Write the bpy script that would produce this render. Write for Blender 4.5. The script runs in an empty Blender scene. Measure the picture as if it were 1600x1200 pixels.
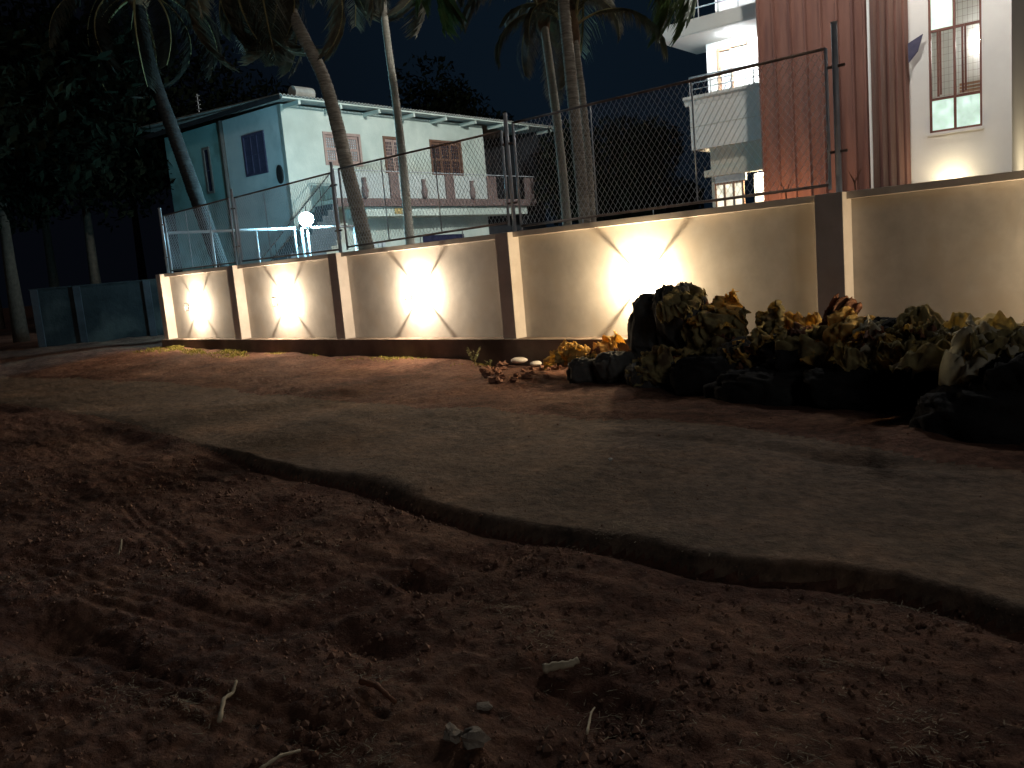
import bpy, math, random
import numpy as np
from mathutils import Vector, Matrix, noise
R = math.radians
sc = bpy.context.scene
col = sc.collection

# ---------------------------------------------------------------- camera
CAMZ = 1.5
F_, PITCH, ROLL, YAW = 1336.0, 0.14134, 0.08697, 0.79971
fwd = Vector((-math.cos(YAW) * math.cos(PITCH), math.sin(YAW) * math.cos(PITCH), -math.sin(PITCH)))
rt0 = Vector((math.sin(YAW), math.cos(YAW), 0)); up0 = rt0.cross(fwd)
rt = rt0 * math.cos(ROLL) - up0 * math.sin(ROLL)
up = rt0 * math.sin(ROLL) + up0 * math.cos(ROLL)
cam = bpy.data.cameras.new('camera'); camo = bpy.data.objects.new('camera', cam); col.objects.link(camo)
camo.matrix_world = Matrix(((rt.x, up.x, -fwd.x, 0), (rt.y, up.y, -fwd.y, 0), (rt.z, up.z, -fwd.z, CAMZ), (0, 0, 0, 1)))
cam.sensor_width = 36; cam.lens = 36 * F_ / 1600; cam.clip_end = 1500; cam.clip_start = 0.05
sc.camera = camo
CAM = Vector((0, 0, CAMZ))
# ---------------------------------------------------------------- world, added fill sun, exposure
w = bpy.data.worlds.new("World"); sc.world = w; w.use_nodes = True
wn = w.node_tree; bg = wn.nodes['Background']
bg.inputs[1].default_value = 0.0065
_tc = wn.nodes.new('ShaderNodeTexCoord'); _vd = wn.nodes.new('ShaderNodeVectorMath'); _vd.operation = 'DOT_PRODUCT'
wn.links.new(_tc.outputs['Generated'], _vd.inputs[0]); _vd.inputs[1].default_value = (-.60, .76, .24)
_cr = wn.nodes.new('ShaderNodeValToRGB'); _cr.color_ramp.elements[0].position = .90; _cr.color_ramp.elements[0].color = (.12, .16, .28, 1)
_cr.color_ramp.elements[1].position = 1.0; _cr.color_ramp.elements[1].color = (.26, .58, 1.05, 1)
wn.links.new(_vd.outputs['Value'], _cr.inputs[0]); wn.links.new(_cr.outputs[0], bg.inputs[0])
sd = bpy.data.lights.new('fill_sun', 'SUN'); sd.energy = 0.10; sd.angle = R(14); sd.color = (.98, .95, .92)  # dim sun lamp added as soft fill for soil and road-facing walls
so = bpy.data.objects.new('fill_sun', sd); col.objects.link(so)
so.rotation_euler = Vector((-0.72, 0.40, -0.33)).to_track_quat('-Z', 'Y').to_euler()
sc.view_settings.view_transform = 'Standard'; sc.view_settings.look = 'None'
sc.view_settings.exposure = 0.85; sc.view_settings.gamma = 1
sc.render.engine = 'CYCLES'
sc.cycles.max_bounces = 5; sc.cycles.diffuse_bounces = 3; sc.cycles.sample_clamp_indirect = 4
sc.cycles.caustics_reflective = False; sc.cycles.caustics_refractive = False

# ---------------------------------------------------------------- helpers
def ray(px, py):
    return (rt * (px - 800) - up * (py - 600) + fwd * F_).normalized()
def atY(px, py, Y):
    d = ray(px, py); return CAM + d * (Y / d.y)
def atX(px, py, X):
    d = ray(px, py); return CAM + d * (X / d.x)
def atD(px, py, D):
    d = ray(px, py); return CAM + d * (D / d.dot(fwd))
def atZ(px, py, Z):
    d = ray(px, py); return CAM + d * ((Z - CAMZ) / d.z)

def tag(o, label=None, cat=None, group=None, kind=None):
    if label: o['label'] = label
    if cat: o['category'] = cat
    if group: o['group'] = group
    if kind: o['kind'] = kind
    return o
def empty(name, loc=(0, 0, 0), rz=0, **k):
    o = bpy.data.objects.new(name, None); col.objects.link(o)
    o.location = loc; o.rotation_euler = (0, 0, rz); o.empty_display_size = .2
    return tag(o, **k)
def copy_tree(o, parent=None):
    c = o.copy(); col.objects.link(c); c.parent = parent
    for ch in o.children: copy_tree(ch, c)
    return c

class MB:
    def __init__(s): s.v = []; s.f = []; s.smooth = False
    def add(s, vs, fs):
        n = len(s.v); s.v += [tuple(v) for v in vs]; s.f += [tuple(i + n for i in f) for f in fs]; return s
    def box(s, a, b):
        x0, x1 = sorted((a[0], b[0])); y0, y1 = sorted((a[1], b[1])); z0, z1 = sorted((a[2], b[2]))
        return s.add([(x0, y0, z0), (x1, y0, z0), (x1, y1, z0), (x0, y1, z0), (x0, y0, z1), (x1, y0, z1), (x1, y1, z1), (x0, y1, z1)],
                     [(0, 3, 2, 1), (4, 5, 6, 7), (0, 1, 5, 4), (1, 2, 6, 5), (2, 3, 7, 6), (3, 0, 4, 7)])
    def tube(s, pts, r, n=8, cap=True):
        pts = [Vector(p) for p in pts]; m = len(pts)
        rr = r if isinstance(r, (list, tuple)) else [r] * m
        t0 = (pts[1] - pts[0]).normalized()
        ref = Vector((0, 0, 1)) if abs(t0.z) < .9 else Vector((1, 0, 0))
        nx = t0.cross(ref).normalized(); vs = []
        for i, p in enumerate(pts):
            t = (pts[min(i + 1, m - 1)] - pts[max(i - 1, 0)]).normalized()
            nx = (nx - t * nx.dot(t)).normalized(); ny = t.cross(nx)
            for k in range(n):
                a = 2 * math.pi * k / n
                vs.append(p + (nx * math.cos(a) + ny * math.sin(a)) * rr[i])
        fs = [(i * n + k, i * n + (k + 1) % n, (i + 1) * n + (k + 1) % n, (i + 1) * n + k) for i in range(m - 1) for k in range(n)]
        if cap: fs += [tuple(range(n - 1, -1, -1)), tuple((m - 1) * n + k for k in range(n))]
        return s.add(vs, fs)
    def prism(s, pts, ax, lo, hi):
        # polygon pts in the 2 other axes, extruded along axis ax
        vs = []
        for e in (lo, hi):
            for p in pts:
                q = list(p); q.insert(ax, e); vs.append(q)
        n = len(pts)
        return s.add(vs, [tuple(range(n)), tuple(range(2 * n - 1, n - 1, -1))] + [(k, k + n, (k + 1) % n + n, (k + 1) % n) for k in range(n)])
    def build(s, name, mat, parent=None, smooth=False, bevel=0, **k):
        me = bpy.data.meshes.new(name); me.from_pydata(s.v, [], s.f); me.update()
        if smooth: me.polygons.foreach_set('use_smooth', [True] * len(me.polygons))
        me.materials.append(mat)
        o = bpy.data.objects.new(name, me); col.objects.link(o)
        if parent: o.parent = parent
        if bevel:
            b = o.modifiers.new('bevel', 'BEVEL'); b.width = bevel; b.segments = 2; b.limit_method = 'ANGLE'; b.harden_normals = False
        return tag(o, **k)

# ---------------------------------------------------------------- materials
def mat(name, c1, c2=None, scale=3.0, rough=.85, bump=0.0, bscale=30.0, metal=0, detail=6, stretch=None, c3=None, c3s=1.0, spec=.3, transl=0, obj=False):
    m = bpy.data.materials.new(name); m.use_nodes = True; nt = m.node_tree; N = nt.nodes; L = nt.links
    b = N['Principled BSDF']; b.inputs['Roughness'].default_value = rough; b.inputs['Metallic'].default_value = metal
    b.inputs['Specular IOR Level'].default_value = spec
    tc = N.new('ShaderNodeTexCoord'); mp = N.new('ShaderNodeMapping'); L.new(tc.outputs['Object'], mp.inputs[0])
    if stretch: mp.inputs['Scale'].default_value = stretch
    src = None
    if c2 is None: b.inputs['Base Color'].default_value = (*c1, 1)
    else:
        n = N.new('ShaderNodeTexNoise'); n.inputs['Scale'].default_value = scale; n.inputs['Detail'].default_value = detail; n.inputs['Roughness'].default_value = .65
        L.new(mp.outputs[0], n.inputs[0])
        r = N.new('ShaderNodeValToRGB'); r.color_ramp.elements[0].position = .35; r.color_ramp.elements[1].position = .68
        r.color_ramp.elements[0].color = (*c1, 1); r.color_ramp.elements[1].color = (*c2, 1)
        L.new(n.outputs[0], r.inputs[0]); src = r.outputs[0]
        if c3:
            n2 = N.new('ShaderNodeTexNoise'); n2.inputs['Scale'].default_value = c3s; n2.inputs['Detail'].default_value = 8; L.new(mp.outputs[0], n2.inputs[0])
            r2 = N.new('ShaderNodeValToRGB'); r2.color_ramp.elements[0].position = .5; r2.color_ramp.elements[1].position = .66
            L.new(n2.outputs[0], r2.inputs[0])
            mx = N.new('ShaderNodeMix'); mx.data_type = 'RGBA'; L.new(r2.outputs[0], mx.inputs[0]); L.new(src, mx.inputs[6]); mx.inputs[7].default_value = (*c3, 1)
            src = mx.outputs[2]
        L.new(src, b.inputs['Base Color'])
    if bump:
        n3 = N.new('ShaderNodeTexNoise'); n3.inputs['Scale'].default_value = bscale; n3.inputs['Detail'].default_value = 8; n3.inputs['Roughness'].default_value = .7
        L.new(mp.outputs[0], n3.inputs[0])
        bp = N.new('ShaderNodeBump'); bp.inputs['Strength'].default_value = 1; bp.inputs['Distance'].default_value = bump
        L.new(n3.outputs[0], bp.inputs['Height']); L.new(bp.outputs[0], b.inputs['Normal'])
    if transl:
        t = N.new('ShaderNodeBsdfTranslucent'); mxs = N.new('ShaderNodeMixShader'); mxs.inputs[0].default_value = transl
        if src: L.new(src, t.inputs[0])
        else: t.inputs[0].default_value = (*c1, 1)
        L.new(b.outputs[0], mxs.inputs[1]); L.new(t.outputs[0], mxs.inputs[2]); L.new(mxs.outputs[0], N['Material Output'].inputs[0])
    return m
def emit(name, c, s):
    m = bpy.data.materials.new(name); m.use_nodes = True; nt = m.node_tree
    e = nt.nodes.new('ShaderNodeEmission'); e.inputs[0].default_value = (*c, 1); e.inputs[1].default_value = s
    nt.links.new(e.outputs[0], nt.nodes['Material Output'].inputs[0]); return m

M = {}
M['plaster'] = mat('boundary_plaster', (.46, .435, .405), (.64, .605, .56), 1.3, .9, .0035, 5, c3=(.53, .485, .43), c3s=2.3)
M['pillar'] = mat('pillar_plaster', (.58, .52, .46), (.72, .66, .60), 2.0, .9, .004, 20)
M['plinth'] = mat('plinth_cement', (.16, .12, .095), (.27, .21, .17), 1.6, .92, .012, 14, c3=(.10, .075, .06), c3s=1.1)
M['galv'] = mat('galvanised', (.45, .46, .48), (.62, .63, .65), 9, .5, metal=.15)
M['rust'] = mat('rusty_rail', (.16, .11, .09), (.30, .24, .21), 6, .75, .002, 60, metal=.2)
M['wire'] = mat('wire', (.72, .73, .74), rough=.6)
M['whitemetal'] = mat('white_painted_steel', (.62, .64, .64), (.74, .75, .75), 7, .5)
M['lampmetal'] = mat('lamp_black_metal', (.03, .03, .03), rough=.5)
M['bulb'] = emit('warm_bulb', (1, .80, .57), 8600)
M['globe'] = emit('cool_globe', (.32, .76, 1), 500)
M['trunk'] = mat('palm_bark', (.20, .17, .135), (.52, .46, .37), 5, .95, .02, 9, stretch=(1, 1, 6))
M['trunkpale'] = mat('pale_palm_bark', (.42, .40, .33), (.60, .57, .48), 4, .95, .012, 9, stretch=(1, 1, 8))
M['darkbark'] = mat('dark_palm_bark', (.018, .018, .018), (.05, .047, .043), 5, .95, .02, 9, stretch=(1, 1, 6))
M['frondbrown'] = mat('dry_leaflet', (.05, .042, .028), (.13, .11, .07), 2, .7, transl=.3)
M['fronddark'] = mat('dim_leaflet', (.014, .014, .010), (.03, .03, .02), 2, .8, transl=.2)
M['frond'] = mat('palm_leaflet', (.045, .042, .024), (.10, .09, .05), 2, .6, transl=.3)
M['frondgreen'] = mat('green_leaflet', (.04, .06, .02), (.07, .11, .035), 2, .5, transl=.3)
M['frondstem'] = mat('frond_rib', (.22, .19, .08), (.33, .28, .13), 6, .7)
M['fibre'] = mat('palm_fibre', (.13, .075, .04), (.22, .13, .07), 9, .95, .02, 25)
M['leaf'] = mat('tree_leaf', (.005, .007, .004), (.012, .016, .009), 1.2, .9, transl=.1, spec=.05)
M['bark'] = mat('tree_bark', (.05, .04, .03), (.10, .08, .06), 8, .95, .02, 15)
M['grass'] = mat('dry_grass', (.18, .17, .03), (.36, .30, .07), 4, .8, transl=.35)
M['weed'] = mat('weed_leaf', (.16, .19, .08), (.30, .30, .14), 12, .8, transl=.3)
M['oldwall'] = mat('old_house_white', (.50, .56, .50), (.66, .70, .62), .7, .9, .006, 12, c3=(.45, .50, .44), c3s=.5)
M['teal'] = mat('old_house_teal', (.26, .52, .51), (.34, .60, .58), .8, .9, .006, 12, c3=(.18, .33, .30), c3s=.9)
M['greyblue'] = mat('old_house_grey_side', (.56, .66, .66), (.68, .76, .75), .8, .9, .006, 12, c3=(.46, .56, .56), c3s=.9)
M['asb'] = mat('asbestos_sheet', (.30, .29, .26), (.48, .46, .42), 2, .9, .01, 15)
M['brownwood'] = mat('brown_wood', (.13, .065, .045), (.22, .12, .08), 6, .7, stretch=(1, 1, 5))
M['pinkwood'] = mat('painted_shutter', (.34, .22, .19), (.46, .33, .28), 5, .7)
M['palepane'] = mat('pale_pane', (.46, .50, .52), (.60, .62, .64), 8, .35)
M['darkglass'] = mat('dark_window', (.02, .022, .045), (.045, .045, .085), 5, .2, spec=.5)
M['purplewin'] = mat('dark_shutter', (.05, .05, .10), (.09, .085, .14), 5, .6)
M['stair'] = mat('stair_cement', (.09, .11, .12), (.15, .17, .18), 3, .9, .01, 15)
M['band'] = mat('terracotta_band', (.15, .10, .092), (.22, .155, .14), 3, .85, .01, 20)
M['lattice'] = mat('white_lattice', (.44, .46, .44), (.54, .56, .53), 5, .85)
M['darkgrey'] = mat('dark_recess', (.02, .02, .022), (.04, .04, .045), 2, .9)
M['pipe'] = mat('downpipe', (.16, .15, .14), (.24, .22, .20), 4, .7)
M['whitewall'] = mat('modern_white', (.70, .69, .66), (.78, .77, .73), .6, .85, .003, 20)
M['fascia'] = mat('modern_fascia', (.58, .56, .51), (.66, .64, .585), .8, .88, .004, 18)
M['cream'] = mat('modern_cream', (.50, .45, .36), (.58, .53, .43), .8, .88, .004, 18)
M['redclad'] = mat('red_cladding', (.15, .070, .054), (.21, .10, .075), 1.2, .75, .006, 25, stretch=(3, 3, .35), c3=(.125, .058, .048), c3s=1.6)
M['trimwhite'] = mat('trim_white', (.7, .69, .67), rough=.6)
M['wframe'] = mat('window_frame_brown', (.15, .06, .045), (.20, .085, .06), 6, .5)
M['woodlight'] = mat('door_wood', (.36, .20, .12), (.46, .27, .17), 7, .6, stretch=(1, 1, 5))
M['glow_room'] = emit('room_lamp', (1, .97, .9), 85)
M['glow_cool'] = emit('balcony_lamp', (.86, .95, 1), 260)
M['glow_warm'] = emit('floor_lamp', (1, .86, .6), 120)
M['uplight'] = emit('uplight', (1, .82, .52), 110)
M['washer'] = emit('tower_washer', (1, .55, .26), 200)
M['fill_downlight'] = emit('fill_downlight', (1, .97, .91), 950)
M['fill_downlight2'] = emit('fill_downlight_second', (1, .96, .90), 650)
M['steel'] = mat('railing_steel', (.5, .52, .54), rough=.35, metal=.8)

def frosted(name, c, s):
    m = bpy.data.materials.new(name); m.use_nodes = True; nt = m.node_tree; N = nt.nodes; L = nt.links
    b = N['Principled BSDF']; b.inputs['Base Color'].default_value = (*c, 1); b.inputs['Roughness'].default_value = .35
    tc = N.new('ShaderNodeTexCoord'); n = N.new('ShaderNodeTexNoise'); n.inputs['Scale'].default_value = 4; L.new(tc.outputs['Object'], n.inputs[0])
    mr = N.new('ShaderNodeMapRange'); mr.inputs[1].default_value = .3; mr.inputs[2].default_value = .7; mr.inputs[3].default_value = s * .6; mr.inputs[4].default_value = s * 1.35
    L.new(n.outputs[0], mr.inputs[0]); L.new(mr.outputs[0], b.inputs['Emission Strength']); b.inputs['Emission Color'].default_value = (*c, 1)
    return m
M['frost'] = frosted('lit_frosted_glass', (.52, .70, .60), .55)

# ---------------------------------------------------------------- terrain (one height function)
rs = np.random.RandomState(4)
TB = rs.rand(256, 256)
def vnoise(x, y):
    xi = np.floor(x).astype(int); yi = np.floor(y).astype(int); fx = x - xi; fy = y - yi
    fx = fx * fx * (3 - 2 * fx); fy = fy * fy * (3 - 2 * fy)
    g = lambda a, b: TB[a % 256, b % 256]
    return (g(xi, yi) * (1 - fx) + g(xi + 1, yi) * fx) * (1 - fy) + (g(xi, yi + 1) * (1 - fx) + g(xi + 1, yi + 1) * fx) * fy - .5
def fbm(x, y, o=4, s=1.0, lac=2.07, g=.5):
    t = 0; a = 1.0; x = x * s; y = y * s
    for i in range(o):
        t = t + a * vnoise(x + 17.3 * i, y - 9.1 * i); x, y = x * lac * .8 - y * lac * .6, x * lac * .6 + y * lac * .8; a *= g
    return t
def sstep(a, b, x):
    t = np.clip((x - a) / (b - a), 0, 1); return t * t * (3 - 2 * t)

near_px = [(-260, 612), (30, 630), (160, 648), (300, 683), (400, 710), (520, 738), (640, 770), (720, 795), (800, 810), (900, 827), (1000, 840), (1100, 862), (1200, 874), (1300, 878), (1400, 893), (1500, 917), (1600, 948), (1750, 985)]
far_px = [(-260, 590), (0, 588), (250, 598), (380, 611), (600, 634), (800, 648), (1050, 655), (1300, 690), (1600, 735), (1900, 780)]
near = sorted([(atZ(x, y, 0).x, atZ(x, y, 0).y) for x, y in near_px]); far = sorted([(atZ(x, y, 0).x, atZ(x, y, 0).y) for x, y in far_px])
nX, nY = [np.array(a) for a in zip(*near)]; fX, fY = [np.array(a) for a in zip(*far)]
def nearY(x): return np.interp(x, nX, nY) + .07 * fbm(x, x * 0 + 3.3, 4, 1.8)
def farY(x): return np.interp(x, fX, fY) + .25 * fbm(x, x * 0 + 8.1, 3, 1.1)

def height(x, y):
    n0 = nearY(x); f0 = farY(x)
    inroad = sstep(-.02, .10, y - n0) * (1 - sstep(-.1, .15, y - f0))
    soil = y < n0 + .02
    dn = n0 - y                                           # distance on the camera side of the step
    z = np.zeros_like(x)
    drop = sstep(.03, -.09, y - n0)
    step_h = .055 + .035 * fbm(x, x * 0 + 1.7, 2, .9)
    step_h = step_h * (1 - .8 * sstep(-6.6, -8.2, x)) 
    z = z - step_h * drop * (1 - .35 * sstep(.6, 2.2, dn)) - .045 * np.exp(-((dn - .10) / .06) ** 2) * sstep(-8.5, -6.5, x)
    # road texture: gentle undulation, fine grain
    z = z + inroad * (.035 * fbm(x, y, 3, .8) + .014 * fbm(x * .7, y * 1.3, 4, 4.0) + .006 * fbm(x, y, 2, 22.0) - .02 * np.maximum(0, fbm(x * .6 + 12, y, 3, 1.6) - .35))
    # shoulder
    sh = sstep(-.1, .3, y - f0)
    z = z + sh * (.07 * fbm(x, y, 4, .9) + .03 * fbm(x + 4, y, 4, 4.0) + .03)
    # soil
    so_ = sstep(.05, .35, dn)
    rid = np.abs(fbm(x * .8 + 3, y * 1.9, 4, 2.0)); rid2 = np.abs(fbm(x * .5 + 1.3 * y + 9, y * 2.2 - x * .6, 4, 3.2))
    lump = fbm(x + 31, y - 7, 5, 3.0, g=.58)
    z = z + so_ * (.08 * fbm(x, y, 3, .55) - .035 * rid - .025 * rid2 + .022 * lump + .0 + .012 * fbm(x, y, 2, 9.0) + .010 * fbm(x, y, 2, 24.0) + .03 * np.maximum(0, fbm(x + 50, y, 3, 6.0) - .28))
    # a dug hollow and tyre ruts on the left
    for (cx, cy, rx, ry, dp) in HOL:
        q = ((x - cx) / rx) ** 2 + ((y - cy) / ry) ** 2
        z = z - dp * np.exp(-q * 1.2)
    for (a, b, wd) in RUT:
        ax, ay = a; bx, by = b; L = math.hypot(bx - ax, by - ay); tx, ty = (bx - ax) / L, (by - ay) / L
        s = (x - ax) * tx + (y - ay) * ty; d = (x - ax) * -ty + (y - ay) * tx + .12 * np.sin(s * .9)
        m_ = np.exp(-(d / wd) ** 4) * sstep(-.3, .3, s) * (1 - sstep(L - .4, L + .4, s))
        z = z + m_ * (-.022 + .002 * np.sin(s * 2 * math.pi / .09 + np.abs(d) * 22 + 3 * fbm(x, y, 2, 2.0)) * sstep(-.1, .15, fbm(x + 5, y, 2, 1.2)) + .006 * np.sin(d / wd * 11 + 2 * fbm(x, y, 2, 1.5))) 
    # ground rises toward the far left end of the wall and beyond
    z = z + .17 * sstep(-9, -20, x) * sstep(5, 9, y)
    z = z + 1.1 * sstep(9.3, 13, y) * sstep(14, 9, np.abs(x + 6) * .5 + 4)
    return z
p1 = atZ(565, 1015, -.1); p2 = atZ(250, 870, -.1); p3 = atZ(70, 1000, -.1); p4 = atZ(1345, 718, 0); p5 = atZ(655, 918, -.1); p6 = atZ(940, 1130, -.1)
HOL = [(p1.x, p1.y, .30, .10, .07), (p3.x, p3.y, .5, .2, .10), (p4.x, p4.y, .5, .12, .07), (p5.x, p5.y, .2, .08, .06), (p6.x, p6.y, .3, .16, .08)]
def gp(x, y): q = atZ(x, y, -.1); return (q.x, q.y)
RUT = [(gp(190, 790), gp(480, 950), .13), (gp(20, 880), gp(430, 985), .16), (gp(420, 1000), gp(800, 860), .13), (gp(60, 1010), gp(620, 1180), .15)]
def gz(x, y): return float(height(np.array([float(x)]), np.array([float(y)]))[0])

def make_ground():
    base = math.degrees(math.atan2(fwd.y, fwd.x))
    dense = np.arange(-37, 37, .105); coarse = np.arange(37, 323, 3.0)
    ang = np.radians(base + np.concatenate([dense, coarse])); na = len(ang)
    rad = [0.25]
    while rad[-1] < 30: rad.append(rad[-1] * (1.05 if rad[-1] < 1.5 else 1.0085))
    while rad[-1] < 600: rad.append(rad[-1] * 1.1)
    rad = np.array(rad); nr = len(rad)
    A, B = np.meshgrid(rad, ang, indexing='ij'); X = A * np.cos(B); Y = A * np.sin(B)
    Z = height(X.ravel(), Y.ravel()).reshape(X.shape)
    P_ = np.stack([X, Y, Z], -1).reshape(-1, 3)
    i, j = np.meshgrid(np.arange(nr - 1), np.arange(na), indexing='ij'); j2 = (j + 1) % na
    Fc = np.stack([i * na + j, (i + 1) * na + j, (i + 1) * na + j2, i * na + j2], -1).reshape(-1, 4)
    cen = P_[Fc].mean(1); isroad = (cen[:, 1] > nearY(cen[:, 0]) - .06) & (cen[:, 1] < farY(cen[:, 0])) & (cen[:, 0] > -45) & (cen[:, 0] < 14)
    cf = (Fc[:, 0] % na); 
    def mk(name, faces, m, extra=None):
        used = np.unique(faces); mp = -np.ones(len(P_), int); mp[used] = np.arange(len(used))
        vs = P_[used]; fc = mp[faces]
        me = bpy.data.meshes.new(name); me.vertices.add(len(vs)); me.vertices.foreach_set('co', vs.ravel().astype(np.float32))
        me.loops.add(fc.size); me.loops.foreach_set('vertex_index', fc.ravel().astype(np.int32))
        me.polygons.add(len(fc)); me.polygons.foreach_set('loop_start', np.arange(0, fc.size, 4).astype(np.int32))
        me.update(calc_edges=True); me.validate()
        me.polygons.foreach_set('use_smooth', np.ones(len(me.polygons), bool))
        me.materials.append(m); o = bpy.data.objects.new(name, me); col.objects.link(o); o['kind'] = 'structure'; return o
    mk('ground', Fc[~isroad], M['soil']); mk('road', Fc[isroad], M['road'])

def soilmat(name, cols, scale, bump, bs, grit):
    m = bpy.data.materials.new(name); m.use_nodes = True; nt = m.node_tree; N = nt.nodes; L = nt.links
    b = N['Principled BSDF']; b.inputs['Roughness'].default_value = .97; b.inputs['Specular IOR Level'].default_value = .15
    tc = N.new('ShaderNodeTexCoord')
    def nz(s, d=8, r=.65):
        n = N.new('ShaderNodeTexNoise'); n.inputs['Scale'].default_value = s; n.inputs['Detail'].default_value = d; n.inputs['Roughness'].default_value = r
        L.new(tc.outputs['Object'], n.inputs[0]); return n
    n1 = nz(scale); r = N.new('ShaderNodeValToRGB'); e = r.color_ramp.elements
    e[0].position = .32; e[0].color = (*cols[0], 1); e[1].position = .7; e[1].color = (*cols[2], 1)
    k = e.new(.5); k.color = (*cols[1], 1); L.new(n1.outputs[0], r.inputs[0])
    n2 = nz(scale * 11, 6); r2 = N.new('ShaderNodeValToRGB'); r2.color_ramp.elements[0].position = .3; r2.color_ramp.elements[0].color = (.45, .45, .45, 1); r2.color_ramp.elements[1].position = .72; r2.color_ramp.elements[1].color = (1.35, 1.3, 1.25, 1)
    L.new(n2.outputs[0], r2.inputs[0])
    mu = N.new('ShaderNodeMix'); mu.data_type = 'RGBA'; mu.blend_type = 'MULTIPLY'; mu.inputs[0].default_value = 1; L.new(r.outputs[0], mu.inputs[6]); L.new(r2.outputs[0], mu.inputs[7])
    vo = N.new('ShaderNodeTexVoronoi'); vo.inputs['Scale'].default_value = grit; L.new(tc.outputs['Object'], vo.inputs[0])
    r3 = N.new('ShaderNodeValToRGB'); r3.color_ramp.elements[0].position = .05; r3.color_ramp.elements[0].color = (1, 1, 1, 1); r3.color_ramp.elements[1].position = .14; r3.color_ramp.elements[1].color = (0, 0, 0, 1)
    L.new(vo.outputs['Distance'], r3.inputs[0])
    n4 = nz(2.5, 2); th = N.new('ShaderNodeMath'); th.operation = 'GREATER_THAN'; th.inputs[1].default_value = .56; L.new(n4.outputs[0], th.inputs[0])
    ml = N.new('ShaderNodeMath'); ml.operation = 'MULTIPLY'; L.new(r3.outputs[0], ml.inputs[0]); L.new(th.outputs[0], ml.inputs[1])
    mx = N.new('ShaderNodeMix'); mx.data_type = 'RGBA'; L.new(ml.outputs[0], mx.inputs[0]); L.new(mu.outputs[2], mx.inputs[6]); mx.inputs[7].default_value = (.42, .37, .31, 1)
    L.new(mx.outputs[2], b.inputs['Base Color'])
    n3 = nz(bs, 10, .72); bp = N.new('ShaderNodeBump'); bp.inputs['Distance'].default_value = bump; bp.inputs['Strength'].default_value = 1
    L.new(n3.outputs[0], bp.inputs['Height']); L.new(bp.outputs[0], b.inputs['Normal'])
    return m
M['soil'] = soilmat('red_soil', ((.095, .047, .034), (.18, .088, .060), (.30, .165, .108)), 1.1, .07, 17, 34)
M['road'] = soilmat('worn_road', ((.085, .062, .047), (.155, .110, .080), (.25, .155, .10)), 1.0, .03, 15, 60)
make_ground()

# ---------------------------------------------------------------- boundary wall
YF = 9.0; YP = 9.22; ZT = 1.925; ZB = .39
pil_px = [(250, 432), (363, 416), (525, 398), (793, 365), (1316, 296)]
pilX = [atY(x, y, YF).x for x, y in pil_px] + [2.1]      # right edges of the pillars
pw = [.24, .27, .27, .27, .31, .3]
wl = empty('boundary_wall', (pilX[0], YP, 0), label='long beige plastered compound wall with lit panels and dark plinth beside the road', cat='wall')
def wbuild(mb, name, m, **k):
    o = mb.build(name, m, wl, **k); o.location = (-pilX[0], -YP, 0); return o
xe = 4.5; xs = pilX[0] - .27
for i in range(6):
    mb = MB(); mb.box((pilX[i] - pw[i], YF, ZB - .3), (pilX[i], YP + .12, ZT)); wbuild(mb, 'pillar', M['pillar'], bevel=.006)
for i in range(5):
    mb = MB(); mb.box((pilX[i] + .001, YP, ZB - .3), (pilX[i + 1] - pw[i + 1] - .001, YP + .1, ZT - .06)); wbuild(mb, 'wall_panel', M['plaster'])
    mb = MB(); mb.box((pilX[i] + .001, YP - .12, ZT - .075), (pilX[i + 1] - pw[i + 1] - .001, YP + .14, ZT + .002)); wbuild(mb, 'coping', M['pillar'], bevel=.004)
mb = MB(); mb.box((pilX[5] + .001, YP, ZB - .3), (xe, YP + .1, ZT - .06)); wbuild(mb, 'wall_panel', M['plaster'])
mb = MB(); mb.box((xs - .02, YF - .06, -.5), (xe, YP + .16, ZB)); wbuild(mb, 'plinth', M['plinth'], bevel=.008)

# lanterns
def lantern():
    r = empty('wall_lantern')
    s = .085; d0 = -.27
    for sx in (-1, 1):
        for sz in (-1, 1):
            MB().box((sx * s - .0026, d0, sz * s - .0026), (sx * s + .0026, -.012, sz * s + .0026)).build('strut', M['lampmetal'], r)
    b = MB(); b.box((-.05, -.012, -.05), (.05, -.001, .05)); b.build('backplate', M['lampmetal'], r)
    b = MB()
    for sg in (-1, 1):
        b.box((-s - .006, d0 - .012, sg * s - .006), (s + .006, d0, sg * s + .006)); b.box((sg * s - .006, d0 - .012, -s + .006), (sg * s + .006, d0, s - .006))
    b.build('front_frame', M['lampmetal'], r)
    b = MB(); vs = []; n = 12
    for i in range(7):
        a = math.pi * i / 6
        for k in range(n): t = 2 * math.pi * k / n; vs.append((.0075 * math.sin(a) ** .5 * math.cos(t), -.165 + .035 * math.cos(a), .0075 * math.sin(a) ** .5 * math.sin(t)))
    b.add(vs, [(i * n + k, i * n + (k + 1) % n, (i + 1) * n + (k + 1) % n, (i + 1) * n + k) for i in range(6) for k in range(n)])
    b.build('bulb', M['bulb'], r, smooth=True)
    return r
lp = [((303, 480), 'leftmost of the glowing wall lanterns, on the short end panel'), ((441, 468), 'glowing wall lantern on the second panel from the far end, below the bluish globe'),
      ((650, 460), 'glowing wall lantern on the middle panel, below the second leaning palm'), ((999, 436), 'largest glowing wall lantern, directly left of the heap of sacks')]
L0 = lantern()
lamps = []
for i, ((x, y), lb) in enumerate(lp):
    o = L0 if i == 0 else copy_tree(L0)
    q = atY(x, y, YP - .11); o.location = (q.x, YP, 1.13)
    tag(o, lb, 'wall lamp', 'lanterns on the boundary wall'); lamps.append(o)
o = copy_tree(L0); o.location = ((pilX[4] + pilX[5] - .3) / 2, YP, 1.13); tag(o, 'wall lantern on the panel right of the thick pillar, beyond the sacks', 'wall lamp', 'lanterns on the boundary wall')

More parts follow.
